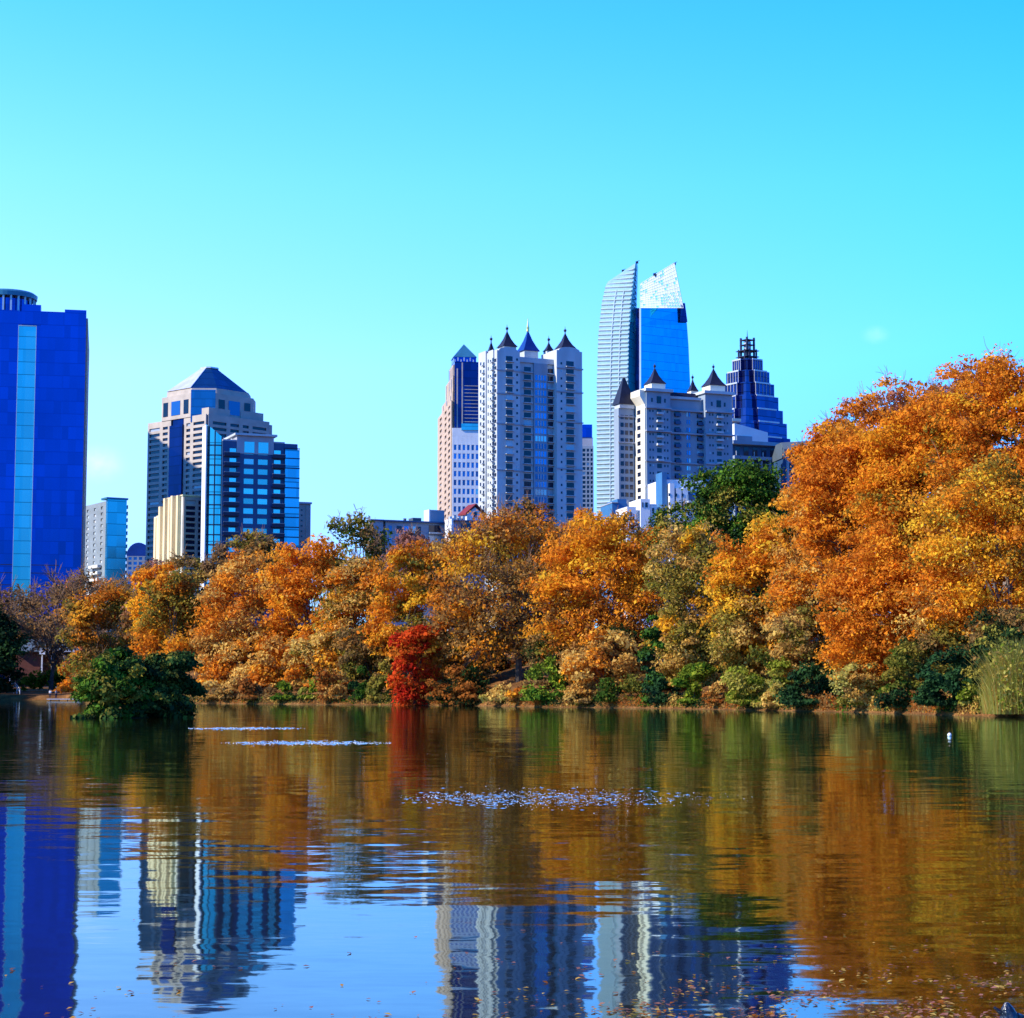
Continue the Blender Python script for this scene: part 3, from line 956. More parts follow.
# 10 pale residential tower with spires
def spired_tower():
    b = Bld('residential_tower', 'pale stone residential tower with several dark spired roofs and one gold tipped roof', 497, 650, 26)
    l, r = b.ly(478.5), b.fx(582.5)
    xs = {p: b.fx(p) for p in (497, 520, 557, 582)}
    z0 = b.z(540)
    dep = 3.0
    ztop_l, ztop_c, ztop_r = b.z(350), b.z(358.5, 10), b.z(352, r)
    wall = b.part('wall', M['stone'])
    wall.box(0, r, dep, l, 0, ztop_c)               # main block
    lb = b.part('left_bay', M['stone'], 'lb'); lb.box(0, xs[520], 0, dep, 0, ztop_l); lb.box(0, xs[520], dep, 12, ztop_c, ztop_l)
    rb = b.part('right_bay', M['stone'], 'rb'); rb.box(xs[557], r, 0, dep, 0, ztop_r); rb.box(xs[557], r, dep, 12, ztop_c, ztop_r)
    for mbp, xa, xb, zz in ((lb, 0, xs[520], ztop_l), (rb, xs[557], r, ztop_r)):
        xm = (xa + xb) / 2; hw = (xb - xa) * .42; n = 8      # arched parapets
        arc = [(xm - hw * math.cos(math.pi * k / n), zz + 1.4 * math.sin(math.pi * k / n)) for k in range(n + 1)]
        mbp.loft([[(x, .05, z) for x, z in arc], [(x, 10, z) for x, z in arc]])
    n_r = 22
    zr1 = b.z(354)
    rows = spread(z0, zr1, n_r + 2, .70)
    rows_s = spread(z0, zr1, n_r + 2, .30)
    def column(o, pa, pb, rws, key, nm='window', face='F', bal=True, mat='w_dark'):
        xa, xb = (b.fx(pa, o), b.fx(pb, o)) if face == 'F' else (b.ly(pb, o), b.ly(pa, o))
        for j, (za, zb) in enumerate(rws):
            b.win(face, o, xa, xb, za, zb, M[mat], .07, nm)
            if bal:
                ra = b.part('balcony', M['stone'], key + str(j))
                b.fbox(ra, face, o, xa - .3, xb + .3, za - .25, za, -.075, 1.1)
    column(0, 506, 512.5, rows, 'a')
    column(0, 566.5, 574, rows, 'b')
    column(0, 516.2, 518, rows_s, '', 'small_window', bal=False)
    column(0, 560.8, 562.4, rows_s, '', 'small_window', bal=False)
    column(dep, 524, 531, rows[:-1], 'c')
    column(dep, 548, 556, rows[:-1], 'd')
    # wide middle bay of pale mullioned windows
    bay = b.part('middle_bay', M['castle'], 'mb')
    bx0, bx1 = b.fx(533, dep), b.fx(546.5, dep)
    bay.box(bx0, bx1, dep - .8, dep, 0, b.z(362, bx0))
    for j, (za, zb) in enumerate(rows[:-2]):
        b.win('F', dep - .8, bx0 + .5, bx1 - .5, za, zb, M['w_blue'], .05, 'bay_window')
        fr = b.part('bay_mullion', M['stone'], 'bm')
        for k in range(1, 4):
            xm = bx0 + .5 + (bx1 - bx0 - 1) * k / 4
            fr.box(xm - .14, xm + .14, dep - .95, dep - .86, za, zb)
    band = b.part('string_course', M['stone_trim'], 'sc')
    for p in (369.5, 393, 423, 469.5):
        band = b.part('string_course', M['stone_trim'], 'sc%d' % p)
        band.box(-.35, xs[520] + .2, -.35, -.01, b.z(p + .8), b.z(p - .5)); band.box(xs[557] - .2, r + .3, -.35, -.01, b.z(p + .8, r), b.z(p - .5, r))
        band.box(xs[520] + .22, xs[557] - .22, dep - .3, dep - .01, b.z(p + 1, 10), b.z(p, 10))
    co = b.part('cornice', M['stone'], 'co')
    co.box(xs[520] + .02, xs[557] - .02, dep - .7, dep + .5, ztop_c - .8, ztop_c + 1.0)
    # left face: bays of small windows
    y1 = b.ly(485.5, -.5)
    l = b.ly(478.3, -.5)
    fl = b.part('left_wall', M['stone'], 'lw'); fl.box(-.5, 0, y1, l, 0, b.z(353.5, 0, l)); fl.box(-.5, 0, 2.2, y1 - 2.0, 0, b.z(351, 0, 5))
    rl = spread(z0, b.z(356), n_r + 2, .45)
    for i, (pa, pb, o) in enumerate(((496.3, 495.2, 0), (493.6, 492.2, -.5), (491, 489.9, -.5), (488.6, 487.8, -.5), (484.4, 483, -.5), (481.2, 480, -.5))):
        xa, xb = b.ly(pa, o), b.ly(pb, o)
        for j, (za, zb) in enumerate(rl):
            b.win('L', o, xa, xb, za + (i % 2) * .4, zb + (i % 2) * .4, M['w_dark'], .06, 'side_window')
            if i in (1, 4):
                b.part('side_balcony', M['stone'], 'sb%d_%d' % (i, j)).box(o - 1.0, o - .065, xa - .2, xb + .2, za - .2, za + .1)
    for j, (za, zb) in enumerate(rows[:-3]):
        b.part('side_balcony', M['stone'], 'rsb%d' % j).box(r + .01, r + 1.0, 2, 5, za - .2, za + .7)
    # roofs
    def roof(px, pl, pr_, pyb, pyt, y, mat, key, fin=None, flare=.06):
        x = b.fx(px, y)
        w_ = (pr_ - pl) / 1900 * (b.w(x, y)[1]) / 1.31
        rf = b.part('spire_roof', mat, key)
        rf.rpyr(x, y, w_, w_, b.z(pyb, x, y), b.z(pyt, x, y), flare)
        tr = b.part('roof_base', M['stone'], key + 'b'); tr.box(x - w_ * .42, x + w_ * .42, y - w_ * .42, y + w_ * .42, ztop_c - .5, b.z(pyb, x, y) - .05)
        finial(b, x, y, b.z(pyt + .6, x, y), 2.6, fin or M['slate'])
    roof(507, 496.5, 518, 347.5, 331, 5, M['slate'], 'r1')
    roof(565.5, 554.5, 576.5, 349, 333, 5, M['slate'], 'r2')
    roof(528, 517, 541, 352, 330.5, 14, M['slate_blue'], 'r3', M['gold'], .03)
    roof(491, 483, 498, 357, 341.5, 12, M['slate'], 'r4')
    roof(549, 543.5, 556, 351.5, 342, 12, M['slate'], 'r5')
    x = b.fx(528, 14)
    gp = b.part('gold_spike', M['gold'], 'gs'); gp.cyl(x, 14, .55, b.z(331.5, x, 14), .04, b.z(318, x, 14), 8)
    b.done()


def slim_tower():
    b = Bld('residential_tower', 'narrow tower with a dark blue cap between the spired tower and the glass fins', 581, 800, 3)
    r = b.fx(593.5)
    z0 = b.z(540)
    b.part('core', M['g_dark']).box(-4, r, 0, 14, 0, b.z(446))
    w = b.part('wall', M['castle'])
    b.grid(w, 'F', 0, -4, r, z0, b.z(446), [(r * .12, r * .36), (r * .46, r * .66), (r * .76, r * .94)], spread(z0, b.z(448), 20, .66), .5, M['w_dark'])
    b.part('upper_band', M['stone_trim'], 'ub').box(-4, r - .2, -.1, 14, b.z(446), b.z(437.5))
    b.part('cap', M['g_navy'], 'cap').box(-4, r - .5, -.3, 13, b.z(437.4), b.z(424.5))
    b.done()


# 12 twin finned glass tower
def twin_fins():
    base = at(640, 480, 885)
    zg = 18
    root = empty('glass_tower', (base.x, 885, zg))
    tag(root, 'tallest tower, two curved glass fins with a pale left face and a lattice crown', 'building')
    o = Vector((base.x, 885, zg))
    P = lambda px, py, Y: at(px, py, Y) - o
    lv = [(690, 628, 597.5, 634.5), (520, 628, 597, 635), (383, 628, 597, 635), (335, 629, 598.5, 635.5), (302, 631, 602, 636), (285, 633, 606, 636.6)]
    body = MB()
    rings = []
    for py, c, l, r in lv:
        rings.append([P(c, py, 880), P(r, py, 888), P(r + 1, py, 916), P(l + 2, py, 916), P(l, py, 900)])
    rings.append([P(635.6, 263, 880), P(637, 262, 888), P(638, 267, 916), P(612, 281, 916), P(608, 281.5, 900)])
    body.loft(rings)
    body.build('left_fin', M['g_pale'], root)
    # floor bands and mullions on the pale face
    bands, mul = MB(), MB()
    nv = Vector((-.5, -.86, 0))
    fl = lambda py, k: float(np.interp(py, [262, 285, 302, 335, 383, 520, 690], [v for v in k]))
    Cc, Ll = (635.6, 633, 631, 629, 628, 628, 628), (636, 606, 602, 598.5, 597, 597, 597.5)
    for py in np.arange(270, 545, 4.3):
        c_, l_ = fl(py, Cc), fl(py, Ll)
        f = (c_ - 635) / 1
        a, q = P(l_ + .3, py + .6, 900), P(c_ - .2, py - .8, 880)
        if py < 284:
            l_ = 635.6 - (py - 263) / (283 - 263) * 29
            t = (635.6 - l_) / 30
            a = P(l_ + 1.5, py + 1.2, 880 + 20 * t)
        bands.tube([a + nv * .25, q + nv * .25], [.5, .5], 4)
    for t in (.45, .72):
        pts = []
        for py in np.arange(290, 545, 12):
            c_, l_ = fl(py, Cc), fl(py, Ll)
            pts.append(P(l_ + (c_ - l_) * t, py, 900 - 20 * t) + nv * .3)
        mul.tube(pts, [.5] * len(pts), 4)
    bands.build('floor_band', M['band'], root)
    mul.build('mullion', M['band'], root)
    # narrow blue face, lattice above it
    nf = MB()
    nv2 = Vector((.2, -1.0, 0)) * .35
    ringn = []
    for py in (690, 520, 383, 335, 322):
        c_ = fl(py, Cc)
        ringn.append([P(c_ + .3, py, 880) + nv2, P(635, py, 888) + nv2, P(635, py, 889), P(c_ + .3, py, 881)])
    nf.loft(ringn)
    nf.build('narrow_face', M['g_side'], root)
    la = MB()
    for py in np.arange(266, 314, 5.5):
        c_ = fl(py, Cc)
        la.tube([P(c_ + .3, py, 880) + nv2, P(636.2, py + 1, 888) + nv2], [.22, .22], 4)
        la.tube([P(c_ + .3, py, 880) + nv2, P(636.2, py + 5.5, 888) + nv2], [.2, .2], 4)
    la.tube([P(fl(p, Cc) + .3, p, 880) + nv2 for p in (263, 285, 302, 322)], [.3] * 4, 4)
    la.build('lattice', M['copper'], root)
    # slot between fins
    sl_ = MB(); sl_.loft([[P(635, 690, 890), P(640.5, 690, 890), P(640.5, 690, 910), P(635, 690, 910)], [P(635.4, 308, 890), P(640, 308, 890), P(640, 308, 910), P(635.4, 308, 910)]])
    sl_.build('slot_wall', M['g_dark'], root)
    ed = MB(); ed.loft([[P(639.6, 690, 867), P(641, 690, 867), P(641, 690, 869), P(639.6, 690, 869)], [P(639.2, 308, 867), P(640.6, 308, 867), P(640.6, 308, 869), P(639.2, 308, 869)]])
    ed.build('edge_trim', M['white'], root)
    # right fin
    rf = MB()
    rr = [(690, 690.5), (520, 690.5), (420, 691), (380, 690), (345, 688.5), (325, 687), (308, 685)]
    rf.loft([[P(641, py, 868), P(x, py, 881), P(x - 2, py, 912), P(645, py, 905)] for py, x in rr])
    rf.build('right_fin', M['g_sky'], root)
    # crown screen above it: white fritted panes in a lattice, open joints
    pn, lt = MB(), MB()
    A = lambda u, v: P(640.5 + (683.6 - 640.5) * u + (1 - v) * 0 + (v * u) * (674.5 - 683.6), (308 - v * (308 - 284)) * (1 - u) + (308 - v * (308 - 263)) * u, 878.5 - 13.5 * u)
    nx, ny = 16, 13
    th = Vector((-.1, -.25, 0))
    for i in range(nx):
        for j in range(ny):
            u0, u1, v0, v1 = (i + .02) / nx, (i + .98) / nx, (j + .02) / ny, (j + .97) / ny
            open_ = (i > 7 and j < 5 and rnd.random() < .5) or rnd.random() < .13
            if open_: continue
            q = [A(u0, v0), A(u1, v0), A(u1, v1), A(u0, v1)]
            pn.loft([[p for p in q], [p + th for p in q]])
    for i in range(nx + 1):
        lt.tube([A(i / nx, 0) + th, A(i / nx, 1) + th], [.14, .14], 4)
    for j in range(ny + 1):
        lt.tube([A(0, j / ny) + th, A(1, j / ny) + th], [.14, .14], 4)
    for i in range(9, nx):
        for j in range(0, 5):
            lt.tube([A(i / nx, j / ny) + th, A((i + 1) / nx, (j + 1) / ny) + th], [.12, .12], 4)
    pn.build('crown_panel', M['crown'], root)
    lt.build('crown_lattice', M['white'], root)
    bk = MB()   # dark glass return on the right edge of the crown
    bk.loft([[P(680, 322, 878), P(687.5, 322, 880), P(687.5, 322, 882.5), P(680, 322, 881.5)], [P(681, 303, 878), P(685, 303, 880), P(685, 303, 882), P(681, 303, 880)]])
    bk.build('crown_return', M['g_dark'], root)
    for px, py, Y in ((637, 262, 884), (623, 270.5, 892), (654.5, 274, 872), (674.5, 263.5, 866)):
        k = MB(); p = P(px, py, Y)
        k.box(p.x - .6, p.x + .6, p.y - .4, p.y + .4, p.z - .7, p.z + .3); k.tube([p + Vector((0, 0, .25)), p + Vector((1.2, 0, .8))], [.15, .1], 4)
        k.build('roof_davit', M['darkframe'], root)


# 13 castle like apartment house
def castle():
    b = Bld('apartment_house', 'castle like stone apartment house with dark conical corner roofs and arched windows', 647, 450, 23)
    l, r = b.ly(637), b.fx(733)
    xa, xb = b.fx(671), b.fx(706)
    z0 = b.z(540)
    dep = 1.6
    zc, zb = b.z(398, 8), b.z(391)
    w = b.part('wall', M['castle'])
    w.box(0, r, dep, max(l, 11.5), 0, zc)
    lb = b.part('left_bay', M['castle'], 'lb'); lb.box(0, xa, 0, dep, 0, zb); lb.box(0, xa, dep, 7, zc, zb)
    rb = b.part('right_bay', M['castle'], 'rb'); rb.box(xb, r, 0, dep, 0, zb + .4); rb.box(xb, r, dep, 7, zc, zb + .4)
    sw = b.part('side_wall', M['cream_pale'], 'sw'); sw.box(-.35, -.01, .3, l, 0, b.z(404))  # left face in pale cream: its sunlight is put into the colour
    sw.loft([[(-.36, .3, b.z(404)), (-.01, .3, b.z(404)), (-.01, l, b.z(404)), (-.36, l, b.z(404))], [(-1.6, .3, b.z(396)), (-.01, .3, b.z(396)), (-.01, l, b.z(396)), (-1.6, l, b.z(396))]])
    sw.box(-1.6, -.01, .3, l, b.z(396) + .01, b.z(390))
    fh = (b.z(407) - z0) / 17
    def arched(face, o, x0, x1, za, zb_, mat, nm):
        b.win(face, o, x0, x1, za, zb_, M[mat], .06, nm)
    for j in range(17):
        za, zz = z0 + fh * (j + .25), z0 + fh * (j + .80)
        for pl, c in ((647, 659.5), (707, 719.5)):
            arched('F', 0, b.fx(c - 2.2), b.fx(c + 2.4), za, zz, 'w_dark', 'window')
            for d in (-9.2, -6.2, 5.4, 8.4):
                arched('F', 0, b.fx(c + d - .6), b.fx(c + d + .7), za + .3, zz - .2, 'w_dark', 'small_window')
            if j % 2 == 0 or j > 12:
                bl = b.part('balcony', M['stone'], 'bal%d%d' % (j, pl)); bl.box(b.fx(c - 3), b.fx(c + 3.2), -.9, -.07, za - .25, za + .25)
        for c, h in ((677.5, 2.8), (700, 2.6)):
            arched('F', dep, b.fx(c - h, dep), b.fx(c + h, dep), za - .2, zz, 'w_dark', 'window')
            bl = b.part('railing', M['navyframe'], 'rail%d%d' % (j, c)); bl.box(b.fx(c - h, dep), b.fx(c + h, dep), dep - .7, dep - .62, za - .2, za + .6)
        for d in (-1.7, .5):
            arched('F', dep, b.fx(688.6 + d, dep), b.fx(688.6 + d + 1.5, dep), za, zz, 'w_white' if rnd.random() < .3 else 'w_blue', 'small_window')
        arched('L', -.35, 2.5, 4.2, za, zz, 'w_dark', 'side_window'); arched('L', -.35, 7, 8.4, za, zz, 'w_dark', 'side_window')
    for c in (659.5, 719.5):
        b.win('F', 0, b.fx(c - 2.2), b.fx(c + 2.2), b.z(402.5), b.z(395.5), M['w_dark'], .06, 'window')
        for d in (-7, 6):
            b.win('F', 0, b.fx(c + d - .8), b.fx(c + d + .8), b.z(401.5), b.z(397.5), M['w_dark'], .06, 'small_window')
    bd = b.part('string_course', M['stone_trim'], 'sc')
    for p, t in ((407.3, .7), (430.5, .8), (460.5, .5), (486, .4)):
        bd = b.part('string_course', M['stone_trim'], 'sc%d' % p)
        bd.box(-.4, xa, -t, -.01, b.z(p + .9), b.z(p - .5)); bd.box(xb, r + .3, -t, -.01, b.z(p + .9), b.z(p - .5))
        bd.box(xa + .02, xb - .02, dep - t, dep - .01, b.z(p + .9), b.z(p - .5))
    cor = b.part('cornice', M['stone'], 'co')
    for x0, x1, o, z_ in ((0, xa, 0, zb), (xb, r, 0, zb + .4)):
        cor.box(x0 - .5, x1 + .5, o - .7, 7.3, z_, z_ + .7)
    cor.box(xa + .52, xb - .52, dep - .6, dep + .5, zc - .02, zc + .6)
    lit = b.part('roof_base', M['cream_pale'], 'rbase')
    man = b.part('mansard_roof', M['slate'], 'man')
    p0 = [(xa + .2, dep + 1), (xb - .2, dep + 1), (xb - .2, 11), (xa + .2, 11)]
    p1 = [(xa + .6, dep + 2.4), (xb - .6, dep + 2.4), (xb - .6, 9.5), (xa + .6, 9.5)]
    man.frustum(p0, zc + .05, p1, b.z(389.5, 8))
    def roof(px, pl, pr_, pyb, pyt, y, key, flare=.06):
        x = b.fx(px, y)
        w_ = (pr_ - pl) / 1900 * b.w(x, y)[1] / 1.24
        rf = b.part('spire_roof', M['slate'], key); rf.rpyr(x, y, w_, w_, b.z(pyb, x, y), b.z(pyt, x, y), flare)
        lit = b.part('roof_base', M['cream_pale'], key + 'b')
        lit.box(x - w_ * .44, x + w_ * .44, y - w_ * .44, y + w_ * .44, zc + .1, b.z(pyb, x, y) - .02)
        finial(b, x, y, b.z(pyt + .5, x, y), 1.3, M['slate'], .16)
    roof(655.5, 646, 668, 384.5, 368, 3.4, 'r1')
    roof(714.5, 703, 727, 386.5, 368.5, 3.4, 'r2')
    roof(693.5, 688.5, 700, 391.5, 379, 9, 'r3')
    dm = b.part('dormer', M['white'], 'dm'); dm.box(b.fx(681, dep), b.fx(683, dep), dep + 1, dep + 2.4, zc + .7, b.z(393.5))
    # darker left wing
    y0 = l + .3
    x0 = b.fx(619, y0)
    lw = b.part('left_wing', M['castle'], 'lw'); lw.box(x0, -.5, y0, y0 + 2.6, 0, b.z(408, x0, y0))
    xm = (x0 - .5) / 2
    for j in range(17):
        za, zz = z0 + fh * (j + .25), z0 + fh * (j + .8)
        for f in (.12, .40, .70):
            b.win('F', y0, x0 + (-.5 - x0) * f, x0 + (-.5 - x0) * (f + .2), za - 1, zz - 1, M['w_dark'], .06, 'window')
    for p in (416, 442):
        bd = b.part('string_course', M['stone_trim'], 'wsc%d' % p)
        bd.box(x0 - .3, -.5, y0 - .4, y0 - .01, b.z(p + .9, x0, y0), b.z(p - .4, x0, y0))
    wr = b.part('spire_roof', M['slate'], 'wr')
    w_ = (-.5 - x0)
    wr.rpyr(x0 + w_ * .5, y0 + 1.3, w_ * 1.1, 4, b.z(404, x0, y0), b.z(380, x0, y0 + 5), .0, .12)
    wb = b.part('roof_base', M['stone'], 'wb'); wb.box(x0 + .1, -.6, y0 - .4, y0 + 2.5, b.z(408, x0, y0) + .01, b.z(404, x0, y0))
    finial(b, x0 + w_ * .5, y0 + 1.3, b.z(381, x0, y0 + 1.3), 1.2, M['slate'], .16)
    b.done()


# 14 stepped dark tower
def stepped_tower():
    b = Bld('office_tower', 'stepped purple blue tower tapering to an open spire, right of the castle like house', 749, 820, 34)
    f = math.cos(b.phi) + math.sin(b.phi)
    tiers = [(727.5, 765.5, 361), (722.5, 772.5, 373), (718.5, 777, 385.5), (715, 781, 398.5), (711.5, 785.5, 412), (708, 789, 425), (705, 792, 440)]
    tops = []
    for i, (pl, pr_, pt) in enumerate(tiers):
        s = (pr_ - pl) / 1900 * 820 / f / 2
        tops.append((s * 1.06, b.z(pt)))
    prev = None
    for i in range(len(tops) - 1, -1, -1):
        s, zt = tops[i]
        z0 = 0 if prev is None else prev
        t = b.part('tier', M['g_purple'] if i < 6 else M['g_dark'], 'tier%d' % i)
        q = s * .42
        # cross plan with notched corners
        poly = [(-q, -s), (q, -s), (q, -s + 1.6), (s - 1.6, -s + 1.6), (s - 1.6, -q), (s, -q), (s, q), (s - 1.6, q), (s - 1.6, s - 1.6), (q, s - 1.6), (q, s), (-q, s),
                (-q, s - 1.6), (-s + 1.6, s - 1.6), (-s + 1.6, q), (-s, q), (-s, -q), (-s + 1.6, -q), (-s + 1.6, -s + 1.6), (-q, -s + 1.6)]
        t.prism(poly, z0, zt)
        led = b.part('ledge', M['metal_pale'], 'ledge%d' % i)
        led.box(-q - .2, q + .2, -s - .3, -s - .01, zt - .55, zt + .1)
        led = b.part('ledge', M['metal_pale'], 'ledgel%d' % i)
        led.box(-s - .3, -s - .01, -q - .2, q + .2, zt - .55, zt + .1)
        mu = b.part('mullion', M['stone_trim'], 'mull')
        for k in range(5):
            a = -q + 2 * q * k / 4
            mu.box(-s - .22, -s - .01, a - .12, a + .12, z0, zt - .6)
            if i < 3: mu.box(a - .12, a + .12, -s - .22, -s - .01, z0, zt - .6)
        prev = zt
    zt = tops[0][1]
    sp = b.part('spire', M['darkframe'], 'spire')
    s = 2.0
    for sx in (-1, 1):
        for sy in (-1, 1):
            sp.box(sx * s - .35, sx * s + .35, sy * s - .35, sy * s + .35, zt, b.z(338))
            for q_ in (1, 2):
                sp.box(sx * 3.4 * (q_ == 1) + sx * s * (q_ == 2) - .25, sx * 3.4 * (q_ == 1) + sx * s * (q_ == 2) + .25, sy * s * (q_ == 1) + sy * 3.4 * (q_ == 2) - .25, sy * s * (q_ == 1) + sy * 3.4 * (q_ == 2) + .25, zt, b.z(350))
    for p in (340, 345, 351, 357):
        e = s + .4 if p < 350 else 3.6
        sp.box(-e, e, -e, e, b.z(p + .7), b.z(p))
    co = b.part('spire_core', M['metal_pale'], 'core'); co.box(-1.1, 1.1, -1.1, 1.1, zt, b.z(342))
    sp.cyl(0, 0, .3, b.z(340), .04, b.z(330), 6)
    b.done()


# 15 white slab, dark gridded hotel, grey roofed wing
def right_blocks():
    b = Bld('hall_building', 'white wedge shaped blank wall above the dark balconied block', 735, 600, 24)
    r = b.fx(768.5)
    zl, zr = b.z(423), b.z(432.5, r)
    w = b.part('wall', M['white'])
    w.loft([[(0, 0, 0), (r, 0, 0), (r, 3, 0), (0, 3, 0)], [(0, 0, zl), (r, 0, zr), (r, 3, zr), (0, 3, zl)]])
    b.part('roof_edge', M['cream_pale'], 're').box(-1.0, b.fx(741), -.5, 6, b.z(421.5), b.z(418.5))
    b.part('stair_box', M['greyblue'], 'sb').box(.6, b.fx(752), -.4, -.01, b.z(446), b.z(435.5))
    b.done()
    b = Bld('hotel_block', 'dark block with a pale grid of balconies and a flat overhanging roof, behind the evergreen', 735, 480, 23)
    r, e = b.fx(779.5), b.fx(788)
    z0, zt = b.z(540), b.z(444)
    b.part('core', M['navyframe']).box(0, r, 1.2, 16, 0, zt)
    b.part('end_wall', M['darkframe'], 'ew').box(r, e, 0, 16, 0, b.z(441))
    b.part('roof_slab', M['castle'], 'rs').box(-.8, r - .02, -.8, 16.5, zt, b.z(440.5))
    gr = b.part('balcony_grid', M['castle'], 'bg')
    zb = b.z(458)
    gr.box(-.3, r - .02, -.5, 1.19, zb - .2, b.z(455.5))
    for k in range(6):
        x = r * k / 5.0
        gr.box(x - .22 - (k == 5) * .3, x + .2 - (k == 5) * .25, -.2, 1.18, z0, zb - .22)
    fh = (zb - z0) / 15
    for j in range(15):
        gr.box(.2, r - .56, .1, 1.17, z0 + fh * j, z0 + fh * j + .28)
        for k in range(5):
            b.win('F', 1.2, r * k / 5 + 1.2, r * (k + 1) / 5 - 1.0, z0 + fh * j + .4, z0 + fh * (j + .85), M['w_dark'], .08)
    for k in range(5):
        b.win('F', 1.2, r * k / 5 + .7, r * (k + .8) / 5, b.z(455), b.z(446), M['w_dark'], .08, 'top_window')
        if k in (0, 2, 3): b.part('blind', M['white'], 'bl%d' % k).box(r * k / 5 + 1.0, r * (k + .45) / 5, 1.0, 1.1, b.z(454.5), b.z(450))
    b.done()
    b = Bld('hotel_block', 'grey sloped roof wing with balconies, half hidden by orange leaves', 788.5, 470, 8)
    r = b.fx(850)
    z0, ze = b.z(540), b.z(456)
    b.part('wall', M['navyframe']).box(0, r, 1, 16, 0, ze)
    b.part('sloped_roof', M['roofgrey'], 'rf').loft([[(-.3, -.6, ze), (r, -.6, ze), (r, 15, ze), (-.3, 15, ze)], [(-.3, 5, b.z(440)), (r, 5, b.z(436, r)), (r, 10, b.z(436, r)), (-.3, 10, b.z(440))]])
    g = b.part('balcony_grid', M['castle'], 'bg')
    for k in range(7):
        g.box(r * k / 6 - .2, r * k / 6 + .2, 0, 1, z0, ze - .05)
    for j in range(12):
        zz = z0 + (ze - z0) * j / 12
        g.box(0, r, .2, .98, zz, zz + .3)
        for k in range(3):
            b.win('F', 1, r * k / 6 + .8, r * (k + 1) / 6 - .7, zz + .5, zz + 2.2, M['w_dark'], .08)
    b.done()


# 16 white terraces
def terraces():
    b = Bld('terraced_flats', 'stepped white terraced flats below the castle like house, left of the evergreen', 663, 345, 14)
    w = b.part('wall', M['white'])
    r = b.fx(706)
    w.box(0, r, 0, 9, 0, b.z(479.5))
    wl = b.part('lit_wing', M['white'], 'w2')
    blocks = [(627, 636, 507.5, 0), (634.5, 640, 510, 1.0), (640.5, 650, 499.5, -.3), (650.2, 657, 504, .5)]
    for pa, pb, pt, y in blocks:
        wl.box(b.fx(pa, y), b.fx(pb, y) - .03, y, y + 7, 0, b.z(pt))
    for pa, pb, za, zb, y in ((629.5, 631.5, 517, 513, 0), (645, 647.5, 508, 503, -.3), (652, 654, 512, 508, .5), (642, 643.2, 508, 503, -.3)):
        b.win('F', y, b.fx(pa, y), b.fx(pb, y), b.z(za), b.z(zb), M['w_dark'], .06)
    bs = b.part('stair_tower', M['stairblue'], 'st'); bs.box(b.fx(655.8, 3), b.fx(660.5, 3), -.6, 3, 0, b.z(472.5)); 
    bs.box(b.fx(660.6, 3), b.fx(667, 3), 1.5, 3, b.z(478), b.z(473))
    tw = b.part('bay_tower', M['white'], 'tw')
    for pa, pb, pt in ((667, 671.5, 484), (673.5, 678.5, 488.5), (680, 685, 488)):
        tw.box(b.fx(pa), b.fx(pb), -1.6, -.01, 0, b.z(pt))
        for zz in (494, 503, 512):
            b.win('F', -1.6, b.fx(pa, -1.6) + .25, b.fx(pb, -1.6) - .3, b.z(zz + 3), b.z(zz), M['w_dark'], .05)
    for pa in (693, 697.5, 702):
        b.win('F', 0, b.fx(pa), b.fx(pa + 2), b.z(487.5), b.z(482), M['w_white'], .05, 'upper_window')
    dk = b.part('dark_balcony', M['navyframe'], 'db'); dk.box(b.fx(686), b.fx(704), -1.4, -.02, b.z(500), b.z(492)); dk.box(b.fx(684.5), b.fx(701), -2.2, -1.42, b.z(502), b.z(495))
    ck = b.part('balcony_slab', M['stone'], 'cs'); ck.box(b.fx(684), b.fx(705), -2.4, -.02, b.z(503), b.z(501.2))
    dg = b.part('window_strip', M['w_blue'], 'ws'); dg.box(b.fx(690), b.fx(697), -1.5, -1.41, b.z(499), b.z(493.5))
    wr = b.part('end_pier', M['white'], 'ep'); wr.box(r + .02, b.fx(709), -.5, 5, 0, b.z(488))
    b.done()
    b = Bld('service_tower', 'plain blue block at the foot of the left glass fin, beside the white terraces', 612, 420, 12)
    g = b.part('wall', M['stairblue']); g.box(0, b.fx(627), 0, 10, 0, b.z(503)); g.box(b.fx(618), b.fx(627), .5, 10, b.z(503), b.z(498.5))
    b.part('parapet', M['stone_trim'], 'p').box(-.1, b.fx(618) - .02, -.2, 10, b.z(503), b.z(502))
    b.done()


